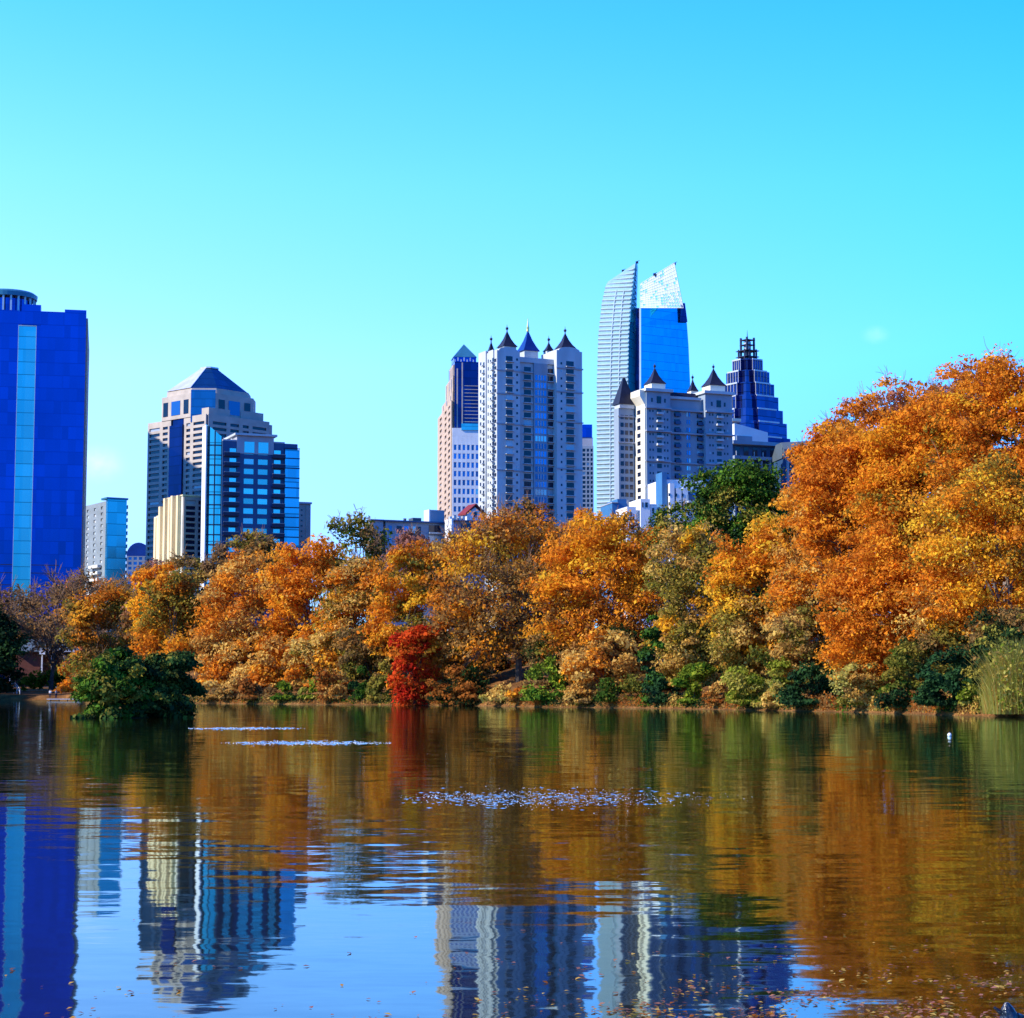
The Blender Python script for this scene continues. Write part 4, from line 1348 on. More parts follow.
# 17 brick park building at the far left
def park_house():
    b = Bld('park_building', 'low brick park building with a grey roof and pale porch posts, behind the bare tree', 16, 432, 4, py=660)
    b.o.z = gz(b.o.x, b.o.y) - .2; b.root.location.z = b.o.z
    r = b.fx(82, py=660)
    ze, zr = b.z(651.5), b.z(638.5)
    w = b.part('wall', M['brick']); w.box(0, b.fx(40, py=660), 0, 9, 0, ze); w.box(b.fx(40, py=660), r, 3, 9, 0, ze)
    rf = b.part('roof', M['roofgrey'], 'rf'); rf.loft([[(-.8, -1.4, ze), (r + .8, -1.4, ze), (r + .8, 10, ze), (-.8, 10, ze)], [(1, 4, zr), (r - 1, 4, zr), (r - 1, 5, zr), (1, 5, zr)]])
    fa = b.part('fascia', M['metal_pale'], 'fa'); fa.box(b.fx(40, py=660), r + .9, -1.7, -1.42, ze - .1, ze + .35)
    pf = b.part('porch_fascia', M['white'], 'pf'); pf.box(b.fx(40, py=660), b.fx(50, py=660), -2.3, -1.72, b.z(654.5), b.z(652.5))
    for p in (42, 52, 64, 74):
        mb = MB(); mb.box(-.16, .16, -.16, .16, 0, ze - .12 - .1)
        ob = mb.build('porch_post', M['white'], b.root); ob.location = (b.fx(p, -1.2, 660), -1.2, .1)
    fl = b.part('porch_floor', M['stone_trim'], 'fl'); fl.box(b.fx(40, py=660), r, -1.6, 3, -.4, .1)
    for p in (22, 30):
        b.win('F', 0, b.fx(p, py=660), b.fx(p + 4, py=660), 1.0, 2.3, M['w_dark'], .05)
    for p in (46, 58, 68):
        b.win('F', 3, b.fx(p, 3, 660), b.fx(p + 5, 3, 660), .2, 2.4, M['w_dark'], .05, 'door')
    b.done()


def unseen_shade_tower():  # unseen tower put in to cast the diagonal shade on the banded tower
    b = Bld('office_tower', 'tall plain tower added unseen beyond the left edge to shade the banded tower', -262, 635, 0)
    r, zt = 24, 170 - b.o.z
    b.part('core', M['g_dark']).box(0, r, 0, 74, 0, zt)
    w = b.part('wall', M['pink'])
    for j in range(30):
        zz = zt * j / 30; w.box(-.4, r + .4, -.4, 74.4, zz + 2.6, zz + 4.0)
    b.done()


blue_tower(); midrise(); vaulted(); pyramid_dark_tower(); cream_block(); condo(); tan_slab(); low_flats()
beige_tower(); spired_tower(); slim_tower(); twin_fins(); castle(); stepped_tower(); right_blocks(); terraces(); park_house(); unseen_shade_tower()

# ------------------------------------------------------------------ trees
PAL = {
    'orange': [(.62, .22, .020), (.56, .175, .016), (.68, .29, .026), (.44, .125, .014)],
    'deep': [(.50, .16, .018), (.42, .12, .016), (.58, .20, .018)],
    'gold': [(.70, .34, .022), (.62, .27, .018), (.66, .40, .035)],
    'rust': [(.30, .085, .018), (.36, .12, .025), (.24, .075, .02)],
    'tan': [(.46, .27, .075), (.40, .21, .055), (.52, .34, .10)],
    'olive': [(.20, .165, .030), (.26, .19, .035), (.15, .14, .028)],
    'brown': [(.24, .125, .045), (.30, .15, .05), (.19, .11, .045)],
    'grey': [(.24, .13, .055), (.30, .16, .065), (.20, .11, .05)],
    'green': [(.055, .12, .014), (.075, .15, .018), (.04, .085, .014)],
    'lime': [(.22, .28, .025), (.30, .33, .035), (.17, .22, .025)],
    'dark': [(.018, .045, .014), (.026, .06, .016), (.013, .03, .012)],
    'teal': [(.020, .058, .020), (.03, .075, .022), (.016, .04, .018)],
    'red': [(.50, .035, .012), (.42, .022, .012), (.56, .075, .016)],
    'pink': [(.40, .17, .12), (.34, .13, .10), (.46, .20, .12)],
    'straw': [(.52, .42, .09), (.44, .40, .07), (.58, .50, .14)],
}


def leaves_mesh(name, pts, nrm, size, cols, mat, aspect=.62):
    n = len(pts)
    nrm = nrm / np.maximum(np.linalg.norm(nrm, axis=1, keepdims=True), 1e-6)
    ref = RNG.normal(size=(n, 3))
    t = np.cross(nrm, ref); t /= np.maximum(np.linalg.norm(t, axis=1, keepdims=True), 1e-6)
    b = np.cross(nrm, t)
    s = size[:, None]
    fold = nrm * s * .18
    V = np.stack([pts + t * s, pts + b * s * aspect + fold, pts - t * s, pts - b * s * aspect + fold], 1).reshape(-1, 3)
    me = bpy.data.meshes.new(name)
    me.vertices.add(n * 4); me.loops.add(n * 4); me.polygons.add(n)
    me.vertices.foreach_set('co', V.astype(np.float32).ravel())
    me.loops.foreach_set('vertex_index', np.arange(n * 4, dtype=np.int32))
    me.polygons.foreach_set('loop_start', np.arange(0, n * 4, 4, dtype=np.int32))
    ca = me.color_attributes.new('Col', 'FLOAT_COLOR', 'POINT')
    c4 = np.ones((n, 4, 4), np.float32); c4[:, :, :3] = cols[:, None, :]
    ca.data.foreach_set('color', c4.ravel())
    me.materials.append(mat)
    me.update(calc_edges=True)
    return me


BRIGHT = {'orange': 1.28, 'deep': 1.25, 'gold': 1.22, 'tan': 1.35, 'red': 1.15, 'rust': 1.2, 'brown': 1.2, 'olive': 1.15, 'green': 1.02, 'lime': .85, 'straw': .82}
for _k, _v in BRIGHT.items():
    PAL[_k] = [(min(t[0] * _v * 1.06, .88), min(t[1] * _v * 1.06, .88), t[2] * _v * .85) for t in PAL[_k]]


def pick(pal, n):
    names, wts = zip(*pal)
    wts = np.array(wts, float) / sum(wts)
    idx = RNG.choice(len(names), n, p=wts)
    return np.array([PAL[names[i]][RNG.integers(len(PAL[names[i]]))] for i in idx])


def link_mesh(name, me, parent):
    o = bpy.data.objects.new(name, me)
    SC.collection.objects.link(o)
    o.parent = parent
    return o


def branch_tubes(mb, base, tgt, r0, n=4, lift=.25, wig=.06, r1=.25, sides=5):
    base, tgt = Vector(base), Vector(tgt)
    d = tgt - base
    pts, rad = [], []
    for i in range(n + 1):
        t = i / n
        p = base + d * t
        p.z += d.length * lift * math.sin(math.pi * t) * .5
        if 0 < i < n:
            p += Vector((rnd.uniform(-1, 1), rnd.uniform(-1, 1), rnd.uniform(-1, 1))) * d.length * wig
        pts.append(p); rad.append(r0 * (1 - t) + r0 * r1 * t)
    mb.tube(pts, rad, sides)
    return pts


def tree(name, label, l, r, top, bot, D, pal, low=None, dens=1.0, cat='tree', group=None, trunk_px=None, clumps=None, lf=1.0, base_py=None,
         mat='leaf', bark='bark', twigs=0, flat=.62, shell=.55, limbs=14, trunk_r=None, lean=0, droop=.0, edge=.22, tz=None, round_=2.0):
    """one tree: tapered trunk with limbs and a crown of many leaves gathered in clumps"""
    cpx = (l + r) / 2
    tpx = trunk_px if trunk_px is not None else cpx
    P = at(tpx, 690, D)
    zg = gz(P.x, P.y) if tz is None else tz
    root = empty(name, (P.x, P.y, zg - .1))
    tag(root, label, cat, group)
    o = Vector((P.x, P.y, zg - .1))
    C = at(cpx, (top + bot) / 2, D) - o
    rx = (r - l) / 2 / F_PX * D
    rz = (bot - top) / 2 / F_PX * D
    ry = min(rx, rz * 1.3) * .85
    mpx = F_PX / D
    area = math.pi * rx * rz * mpx * mpx
    nC = clumps or int(np.clip(area / 95, 14, 260))
    # clump centres
    dirs = RNG.normal(size=(nC, 3)); dirs /= np.linalg.norm(dirs, axis=1, keepdims=True)
    rad = shell + (1 - shell) * RNG.random(nC) ** .6
    lump = 1 + edge * (RNG.random(nC) - .55)
    cen = dirs * (rad * lump)[:, None]
    if round_ > 2:   # squarer outline: keeps the crown full towards its foot
        m = np.max(np.abs(cen), axis=1, keepdims=True); L2 = np.linalg.norm(cen, axis=1, keepdims=True)
        cen = cen * (1 + (np.minimum(L2 / np.maximum(m, 1e-5), 1.5) - 1) * .55)
    cr = (.38 * (rx * ry * rz) ** (1 / 3) * (14 / nC) ** .22) * RNG.uniform(.65, 1.3, nC)
    shrink = np.array([max(rx - cr.mean() * .75, rx * .5), max(ry - cr.mean() * .7, ry * .5), max(rz - cr.mean() * .6, rz * .5)])
    cen = cen * shrink + np.array(C)
    cen[:, 2] -= droop * np.abs(cen[:, 0] - C.x)
    # leaves
    n = int(area * 2.8 * dens / (lf * lf))
    w = cr ** 2; w /= w.sum()
    ci = RNG.choice(nC, n, p=w)
    d = RNG.normal(size=(n, 3)); d /= np.linalg.norm(d, axis=1, keepdims=True)
    d[:, 2] = np.where(d[:, 2] < -.2, d[:, 2] * .6, d[:, 2])
    f = RNG.random(n) ** .45 * (1 + .25 * RNG.normal(size=n).clip(-1.5, 2.0) * .5)
    off = d * f[:, None] * cr[ci][:, None] * np.array([1.15, 1.15, flat])
    # each clump is a spray hanging to one side
    sd = RNG.normal(size=(nC, 2)) * .35
    off[:, 2] += -(np.hypot(off[:, 0], off[:, 1])) * .22 + off[:, 0] * sd[ci, 0] + off[:, 1] * sd[ci, 1]
    pts = cen[ci] + off
    # fit the crown to its measured width and height
    for ax, lo_, hi_, q0, q1 in ((0, C.x - rx, C.x + rx, 1.5, 98.5), (2, C.z - rz, C.z + rz, 1.5, 99.2)):
        a, e = np.percentile(pts[:, ax], [q0, q1])
        k = (hi_ - lo_) / (e - a)
        pts[:, ax] = lo_ + (pts[:, ax] - a) * k
        cen[:, ax] = lo_ + (cen[:, ax] - a) * k
    cen[:, 2] = np.maximum(cen[:, 2], .5)
    pts[:, 2] = np.maximum(pts[:, 2], .25 + RNG.random(n) * .3)
    nr = d * .75 + RNG.normal(size=(n, 3)) * .65 + np.array([0, 0, .35])
    base_s = max(.13, 1.5 / mpx) * lf
    size = base_s * np.exp(RNG.normal(size=n) * .36).clip(.4, 2.2)
    hi = pick(pal, nC)
    lo = pick(low or pal, nC)
    hfrac = np.clip((cen[:, 2] - (C.z - rz)) / (2 * rz), 0, 1)
    usehi = RNG.random(nC) < np.clip(hfrac * 1.8 - .35, 0, 1)
    cc = np.where(usehi[:, None], hi, lo)
    cl = cc[ci]
    alt = pick(pal if low is None else pal + low, n)
    mixf = (RNG.random(n) ** 2 * .8)[:, None]
    cl = (cl * (1 - mixf) + alt * mixf) * RNG.uniform(.72, 1.25, n)[:, None]
    link_mesh('crown', leaves_mesh('crown', pts, nr, size, cl, M[mat]), root)
    # trunk and limbs
    if limbs:
        mb = MB()
        h = C.z - rz * .1
        tr = trunk_r or max(.14, .018 * (C.z + rz))
        pts_t = []
        for i in range(7):
            t = i / 6
            pts_t.append(Vector((C.x * t * t + lean * t + rnd.uniform(-.15, .15) * t, C.y * t + rnd.uniform(-.15, .15) * t, h * t)))
        mb.tube([Vector((0, 0, -.6))] + pts_t, [tr * 1.5] + [tr * (1.15 - .75 * i / 6) for i in range(7)], 7)
        order = RNG.permutation(nC)[:limbs]
        for k in order:
            t = rnd.uniform(.30, .95)
            i = min(int(t * 6), 5)
            bp = pts_t[i].lerp(pts_t[i + 1], t * 6 - i)
            br = tr * (1.0 - .7 * t) * .55
            pp = branch_tubes(mb, bp, cen[k], br, 4, .2, .05, .22)
            for k2 in RNG.permutation(nC)[:40]:
                if (Vector(cen[k2]) - pp[2]).length < .45 * max(rx, rz):
                    branch_tubes(mb, pp[2], cen[k2], br * .45, 3, .15, .06, .2, 4)
                    break
        mb.build('trunk', M[bark], root)
    if twigs:
        mb = MB()
        outer = np.argsort(-(rad * lump))
        for q in range(twigs):
            k = int(RNG.integers(nC))
            c0 = Vector(cen[k])
            dd = (c0 - Vector((C.x, C.y, C.z - rz * .6))).normalized()
            dd = (dd + Vector(RNG.normal(size=3)) * .35).normalized()
            ln = cr[k] * rnd.uniform(.9, 1.7)
            p1 = c0 + dd * ln
            tw = max(.012, .30 / mpx)
            pp = branch_tubes(mb, c0 - dd * ln * .5, p1, tw * 1.5, 3, .05, .06, .4, 3)
            for _ in range(3):
                s_ = pp[rnd.choice((1, 2))]
                e = s_ + (dd + Vector(RNG.normal(size=3)) * .6).normalized() * ln * .6
                branch_tubes(mb, s_, e, tw, 2, .05, .05, .4, 3)
        mb.build('twigs', M['twig'], root)
    return root


O, DP, GD, RU, TA, OL, BR, GY = 'orange', 'deep', 'gold', 'rust', 'tan', 'olive', 'brown', 'grey'
G_BACK = 'trees rising behind the lakeside row'
G_FRONT = 'autumn trees along the lake bank'

# --- back rows
tree('tree', 'rust brown tree in front of the cream building, behind the golden tree', 128, 178, 563, 650, 345, [(RU, 2), (BR, 2), ('pink', 1)], group=G_BACK, twigs=40)
tree('tree', 'olive brown tree right below the cream ribbed building', 165, 228, 560, 660, 335, [(OL, 2), (BR, 2), (TA, 1)], group=G_BACK, twigs=60)
tree('tree', 'small brown domed tree in front of the glass condominium', 232, 290, 534, 610, 325, [(BR, 3), (RU, 1), (OL, 1)], group=G_BACK, twigs=70)
tree('tree', 'grey brown twiggy tree at the foot of the curved glass corner', 205, 250, 546, 610, 330, [(GY, 2), (BR, 1)], dens=.6, group=G_BACK, twigs=120)
tree('tree', 'thin olive tree standing against the sky left of the low flats', 322, 386, 517, 610, 318, [(OL, 3), ('green', 1), (GY, 1)], dens=.62, group=G_BACK, twigs=110)
tree('tree', 'pinkish brown twiggy tree in front of the low blue grey flats', 386, 432, 533, 600, 312, [('pink', 3), (GY, 1)], group=G_BACK, twigs=120, dens=.8)
tree('tree', 'brown tree in front of the white fin wall', 425, 490, 541, 620, 306, [(BR, 2), (O, 2), (OL, 1)], group=G_BACK, twigs=40)
tree('tree', 'dull brown domed tree below the pale spired tower', 488, 562, 506, 600, 296, [(BR, 3), (OL, 2), (RU, 1)], group=G_BACK, twigs=110)
tree('tree', 'bright orange domed tree right below the spired tower', 548, 606, 514, 600, 282, [(O, 3), (GD, 1)], [(O, 1), (BR, 1)], group=G_BACK, twigs=40)
tree('tree', 'faded orange tree at the foot of the twin glass fins', 590, 648, 517, 600, 270, [(O, 1), (BR, 2), ('pink', 1)], group=G_BACK, twigs=60)
tree('tree', 'thin olive green tree in front of the white terraces', 636, 704, 507, 600, 258, [(OL, 2), ('green', 2)], dens=.75, group=G_BACK, mat='leaf_g', twigs=50)
tree('evergreen_tree', 'large dark green evergreen between the castle like house and the orange trees', 690, 792, 467, 610, 246, [('green', 4), (OL, 1)], [('dark', 2), ('green', 1)], group=None, dens=1.5, mat='leaf_g', clumps=240, cat='tree')
tree('tree', 'orange tree covering the foot of the sloped roof wing', 792, 862, 442, 560, 232, [(DP, 2), (O, 2)], group=G_BACK, twigs=60)
tree('tree', 'twiggy orange tree on the skyline right of the sloped roof wing', 800, 880, 412, 520, 226, [(DP, 2), (O, 2), (RU, 1)], group=G_BACK, twigs=140)
tree('tree', 'orange skyline tree with purplish bare twigs, middle of the right slope', 850, 945, 384, 500, 216, [(DP, 2), (O, 2), ('pink', 1)], group=G_BACK, twigs=190)
tree('tree', 'orange tree high on the skyline with bare pinkish twigs on top', 918, 1008, 372, 480, 205, [(O, 2), (DP, 2), ('pink', 1)], group=G_BACK, twigs=190)
# --- far left
tree('bare_tree', 'wide grey brown nearly bare tree crown below the blue tower', -40, 66, 592, 668, 470, [(GY, 3), (BR, 1)], dens=.55, group=G_BACK, twigs=200, bark='bark')
tree('bare_tree', 'orange tinged brown tree under the right edge of the blue tower', 52, 142, 577, 660, 462, [(BR, 2), (GY, 2), (O, 1)], dens=.75, group=G_BACK, twigs=140)
tree('bare_tree', 'leafless forked tree in front of the brick park building', 14, 112, 583, 660, 396, [(GY, 3), (BR, 1)], dens=.22, trunk_px=51, group=None, twigs=260, limbs=26, trunk_r=.42, clumps=60)
tree('evergreen_tree', 'near black evergreen at the left edge of the lake', -46, 19, 612, 700, 388, [('dark', 1)], mat='leaf_g', dens=1.5, clumps=50)
tree('evergreen_tree', 'second near black evergreen, mostly beyond the left edge', -120, -35, 590, 700, 392, [('dark', 1)], mat='leaf_g', dens=1.3, clumps=50)
tree('evergreen_tree', 'tall unseen evergreen added beyond the left edge to shade the park building', -240, -120, 560, 700, 415, [('dark', 1)], mat='leaf_g', dens=1.0, clumps=50)  # unseen tree put in to darken the park building
tree('tree', 'golden brown tree above the islet bush', 68, 152, 592, 700, 352, [(O, 2), (OL, 2), (BR, 2)], [(OL, 2), (BR, 2)], group=G_FRONT, twigs=60)
tree('tree', 'bright yellow orange tree between the blue tower and the cream building', 134, 186, 567, 650, 332, [(GD, 3), (O, 2)], group=G_FRONT)
tree('tree', 'rust and olive tree right of the islet bush', 140, 214, 576, 702, 318, [(O, 2), (OL, 2), (RU, 1)], [(RU, 2), (O, 2)], group=G_FRONT, twigs=60)
tree('small_tree', 'small bright orange tree at the waterside, left of the islet bush', 63, 104, 640, 699, 368, [(O, 3), (DP, 1), ('pink', 1)], group=None, clumps=26, round_=3)
# --- lakeside row, left to right
tree('tree', 'large tan and orange tree first in the row right of the islet bush', 203, 296, 556, 704, 290, [(O, 3), (TA, 1)], [(TA, 3), (O, 2)], group=G_FRONT, round_=3, droop=.1)
tree('tree', 'tall orange tree with bright orange top, second from the islet bush in the lakeside row', 268, 348, 545, 704, 284, [(O, 4), (DP, 1)], [(TA, 2), (GD, 1), (O, 2)], group=G_FRONT, round_=3, droop=.1)
tree('tree', 'orange and olive tree left of the small red tree, third in the lakeside row', 322, 394, 562, 704, 276, [(O, 2), (TA, 1), (OL, 1)], [(TA, 2), (OL, 2), (O, 1)], group=G_FRONT, round_=3, twigs=40)
tree('tree', 'golden yellow and olive tree rising straight above the small red tree', 372, 446, 548, 668, 268, [(GD, 2), (O, 2), (OL, 1)], [(OL, 1), (TA, 1), (O, 2)], group=G_FRONT, round_=3)
tree('tree', 'dark brown and orange tree directly right of the small red tree', 424, 486, 598, 706, 250, [(O, 2), (BR, 2)], [(BR, 3), (RU, 1), (OL, 1)], group=G_FRONT, round_=3)
tree('red_tree', 'small bright red tree at the waterline', 392, 437, 628, 706, 248, [('red', 5), (DP, 1)], group=None, clumps=34, cat='tree', dens=1.1)
tree('open_tree', 'spreading golden brown tree with a dark forked trunk in view', 440, 578, 516, 652, 244, [(O, 2), (TA, 1), (BR, 1), (GD, 1)], [(BR, 3), (O, 1)], dens=.62, trunk_px=519, group=G_FRONT, twigs=200, limbs=34, trunk_r=.42, clumps=100, shell=.62)
tree('tree', 'rounded orange tree with dark right side, in the middle of the bank', 540, 662, 521, 672, 228, [(O, 4), (GD, 2), (DP, 1)], [(GD, 1), (RU, 2), (BR, 1)], group=G_FRONT, clumps=220)
tree('small_tree', 'low tawny orange tree at the waterside under the rounded orange tree', 566, 640, 632, 708, 219, [(TA, 2), (O, 2)], [(TA, 2), (RU, 1), (BR, 1)], group=G_FRONT, round_=3)
tree('tree', 'tall tan and olive tree directly below the evergreen', 652, 728, 530, 708, 214, [(TA, 2), (OL, 2), (GD, 1)], [(OL, 2), (TA, 2)], group=G_FRONT, round_=3, twigs=120, bark='bark_pale')
tree('tree', 'golden orange tree at the foot of the right slope, beside the tan and olive tree', 712, 806, 524, 668, 204, [(O, 3), (GD, 2)], [(GD, 1), (OL, 2), (TA, 1)], group=G_FRONT)
tree('tree', 'orange and tan tree above the dark blue green shrub', 774, 868, 490, 690, 196, [(O, 3), (TA, 1)], [(TA, 2), (OL, 2), (O, 1)], group=G_FRONT, round_=3, twigs=60)
tree('tree', 'broad orange tree reaching left over the sloped roof wing', 800, 920, 432, 590, 190, [(O, 3), (DP, 3)], [(O, 3), (TA, 1)], group=G_FRONT, clumps=240)
tree('tree', 'broad orange tree in the upper middle of the right slope', 862, 992, 402, 580, 184, [(O, 3), (GD, 1), (DP, 2)], [(O, 2), (GD, 1), (OL, 1)], group=G_FRONT, clumps=240, trunk_px=950, bark='bark_pale')
tree('tree', 'drooping orange tree whose lowest spray almost reaches the water', 826, 938, 530, 690, 172, [(O, 3), (DP, 2)], [(O, 3), (DP, 1), (TA, 1)], group=G_FRONT, droop=.25, clumps=180, trunk_px=910)
tree('oak_tree', 'tallest orange tree, at the top right of the bank', 938, 1078, 360, 520, 178, [(O, 3), (DP, 3), (GD, 1)], [(O, 2), (OL, 1)], group=G_FRONT, clumps=260, trunk_px=1010, bark='bark_pale', twigs=90)
tree('oak_tree', 'golden orange tree at the right edge, below the tallest orange tree', 916, 1066, 470, 668, 166, [(O, 3), (GD, 2), (OL, 1)], [(O, 2), (TA, 1), (GD, 1)], group=G_FRONT, clumps=240, trunk_px=1016, bark='bark_pale')
tree('oak_tree', 'orange tree mostly outside the right edge', 1030, 1150, 372, 660, 172, [(O, 3), (DP, 2)], group=G_FRONT, clumps=220)
tree('dark_tree', 'dark olive tree showing through the gap in the orange slope on the right', 900, 1050, 440, 690, 205, [(OL, 2), ('dark', 2), (RU, 1)], group=G_BACK, mat='leaf_g')

# --- understorey between the two rows
G_UNDER = 'small trees of the understorey'
for l_, r_, t_, b_, pal_, lab in (
        (196, 250, 625, 702, [(TA, 2), (O, 2), (RU, 1)], 'low rusty understorey tree just right of the islet bush'),
        (236, 300, 640, 703, [(TA, 2), (O, 2)], 'low tan understorey tree behind the small light green shrub'),
        (288, 350, 632, 703, [(TA, 2), (O, 1), (OL, 1)], 'low orange and tan understorey tree above the rust coloured shrub'),
        (338, 400, 628, 704, [(OL, 2), (BR, 2)], 'low olive understorey tree left of the small red tree'),
        (436, 492, 640, 704, [('dark', 1), (BR, 2), (OL, 1)], 'low dark understorey tree left of the forked trunk'),
        (528, 590, 632, 704, [(BR, 2), (OL, 1), ('dark', 1)], 'low brown understorey tree right of the forked trunk'),
        (596, 660, 630, 706, [(RU, 2), (BR, 1), ('dark', 1)], 'low dark rust understorey tree left of the ivy covered stem'),
        (660, 724, 622, 707, [(OL, 2), (TA, 2)], 'low tan olive understorey tree right of the ivy covered stem'),
        (716, 784, 600, 708, [(TA, 2), (OL, 2)], 'tan and olive understorey tree above the large yellow green shrub'),
        (774, 846, 610, 709, [(TA, 2), (OL, 1), (BR, 1)], 'tan understorey tree above the round dark blue green shrub'),
        (838, 910, 590, 710, [(OL, 2), (TA, 1), ('green', 1)], 'olive understorey tree behind the drooping orange tree'),
        (900, 980, 628, 712, [('dark', 1), (OL, 2), (BR, 1)], 'dark olive understorey tree behind the wide dark green shrub'),
        (966, 1060, 612, 712, [('dark', 1), (OL, 1), (BR, 2)], 'dark brown understorey tree behind the tall straw coloured grass')):
    tree('small_tree', lab, l_, r_, t_, b_, shore_y((l_ + r_) / 2) + 13, pal_, group=G_UNDER, round_=3, limbs=8, trunk_r=.1)

shrub_gap = (('dark brown small tree in the shade behind the forked trunk', 474, 534, 628, 700, 262), ('dark rust small tree just behind the red tree', 420, 470, 625, 700, 268))
for lab, l_, r_, t_, b_, D_ in shrub_gap:
    tree('small_tree', lab, l_, r_, t_, b_, D_, [(RU, 1), (BR, 2), ('dark', 2)], group=G_UNDER, round_=3, limbs=8, trunk_r=.1)

# --- unseen dark conifers added beyond the left edge to shade the left shore
for px_, D_, t_, lab in ((-125, 350, 560, 'unseen dark evergreen added for shade just beyond the left edge, nearest the water'), (-175, 366, 545, 'unseen dark evergreen added for shade beyond the left edge, second from the water'),
                         (-225, 352, 540, 'unseen dark evergreen added for shade beyond the left edge, at its far side'), (-110, 400, 570, 'unseen dark evergreen added for shade beyond the left edge, behind the lake wall')):
    tree('evergreen_tree', lab, px_ - 45, px_ + 40, t_, 700, D_, [('dark', 1)], mat='leaf_g', dens=1.1, clumps=50)

# --- shrubs at the waterline
G_SHRUB = 'waterside shrubs'


def shrub(name, label, l, r, top, bot, D, pal, **k):
    k.setdefault('limbs', 5); k.setdefault('trunk_r', .05); k.setdefault('clumps', max(8, int((r - l) * (bot - top) / 110)))
    k.setdefault('round_', 3); k.setdefault('group', G_SHRUB); k.setdefault('edge', .4)
    if 'tz' not in k:
        D = min(D, shore_y((l + r) / 2) + k.pop('off', 1.6))
    k.pop('off', None)
    return tree(name, label, l, r, top, bot + 3, D, pal, cat='shrub', **k)


shrub('shrub', 'low tan shrub at the water beside the islet, first of the waterside row', 202, 246, 678, 706, 284, [(TA, 2), (BR, 1)])
shrub('shrub', 'dull brown shrub between the tan shrub and the first green shrub', 240, 278, 680, 706, 279, [(BR, 2), (RU, 1)])
shrub('shrub', 'small light green shrub under the tall orange tree', 274, 298, 682, 706, 275, [('lime', 1), ('green', 1)])
shrub('shrub', 'small yellow green shrub with tan tips just right of the light green one', 300, 322, 680, 706, 271, [('lime', 3), ('straw', 1)])
shrub('shrub', 'rust coloured low shrub left of the narrow green shrub', 318, 354, 672, 706, 268, [(RU, 2), (TA, 1)])
shrub('shrub', 'narrow green shrub left of the small red tree', 351, 372, 668, 706, 264, [('green', 2), ('teal', 1)])
shrub('shrub', 'olive shrub touching the left side of the small red tree', 368, 396, 664, 706, 262, [(OL, 2), (BR, 1)])
shrub('shrub', 'dark shrub in the shade under the dark brown and orange tree', 430, 482, 668, 707, 246, [('dark', 2), (RU, 1)])
shrub('shrub', 'bright green shrub right of the dark forked trunk', 526, 566, 660, 708, 226, [('green', 2), ('lime', 2)], mat='leaf_g')
shrub('shrub', 'pale tan shrub on the sandy bank by the forked trunk', 484, 520, 686, 708, 240, [('straw', 1), (TA, 2)])
shrub('shrub', 'dull olive shrub under the low tawny orange tree', 600, 642, 678, 710, 215, [(OL, 2), ('green', 1)])
shrub('ivy_column', 'dark green ivy covered stem in the middle of the bank', 641, 664, 618, 709, 211, [('teal', 2), ('green', 2)], mat='leaf_g')
shrub('shrub', 'dark blue green shrub at the foot of the ivy covered stem', 652, 682, 680, 711, 206, [('teal', 2), ('dark', 2)], mat='leaf_g')
shrub('shrub', 'mid green shrub right of the ivy covered stem', 676, 712, 664, 711, 203, [('green', 2), ('lime', 2)])
shrub('shrub', 'rusty low shrub between two green shrubs', 706, 738, 682, 712, 200, [(TA, 2), (RU, 2)])
shrub('shrub', 'large yellow green shrub left of the round dark blue green shrub', 728, 786, 652, 713, 194, [('lime', 2), ('straw', 1), (OL, 1)])
shrub('shrub', 'round dark blue green shrub at the waterline under the right slope', 782, 838, 666, 713, 182, [('teal', 2), ('dark', 1)], mat='leaf_g')
shrub('shrub', 'tan and yellow shrub right of the round dark shrub', 836, 894, 664, 714, 175, [('straw', 2), (TA, 2), (OL, 1)])
shrub('shrub', 'green shrub under the lowest orange spray', 884, 924, 646, 714, 166, [('green', 2), (OL, 2)])
shrub('shrub', 'wide dark green shrub left of the tall straw coloured grass', 920, 986, 652, 715, 158, [('dark', 2), ('teal', 2)], mat='leaf_g')
shrub('shrub', 'small bright yellow green sapling at the water near the right edge', 960, 984, 684, 715, 149, [('lime', 2), ('straw', 2)], clumps=12)
shrub('shrub', 'dark shrub filling the shade behind the tall straw coloured grass', 975, 1045, 630, 700, 163, [('dark', 2), (OL, 1)], mat='leaf_g')

shrub('shrub', 'rust red undergrowth right at the water between the small red tree and the sandy bank', 448, 490, 684, 707, 240, [(RU, 2), ('dark', 1)], off=.6)
shrub('shrub', 'low orange brown shrub left of the bright green shrub', 508, 532, 688, 708, 235, [(O, 1), (BR, 2)], off=.8)
shrub('shrub', 'brown shrub at the water below the low tawny orange tree', 566, 604, 684, 709, 222, [(BR, 2), (TA, 1)], off=.8)
shrub('shrub', 'tan shrub at the water left of the round dark blue green shrub', 756, 790, 686, 713, 190, [(TA, 2), ('straw', 1)], off=.7)
shrub('shrub', 'dark low shrub under the drooping orange tree', 880, 926, 690, 715, 164, [('dark', 1), (RU, 1), ('teal', 1)], off=.7)
# islet bush: sunlit left and shaded right, painted by lighter and darker leaves
I = ISLET
shrub('island_bush', 'sunlit green bush, left part of the islet clump', 80, 146, 652, 720, 136.5, [('green', 3), (OL, 2), ('dark', 1)], mat='leaf_g', group='bushes on the islet', tz=-.25, clumps=70, dens=1.8, edge=.6)
shrub('island_bush', 'dark shaded bush, right part of the islet clump', 124, 194, 655, 719, 138.5, [('dark', 4), (OL, 1)], mat='leaf_g', group='bushes on the islet', tz=-.25, clumps=70, dens=2.4, edge=.6)


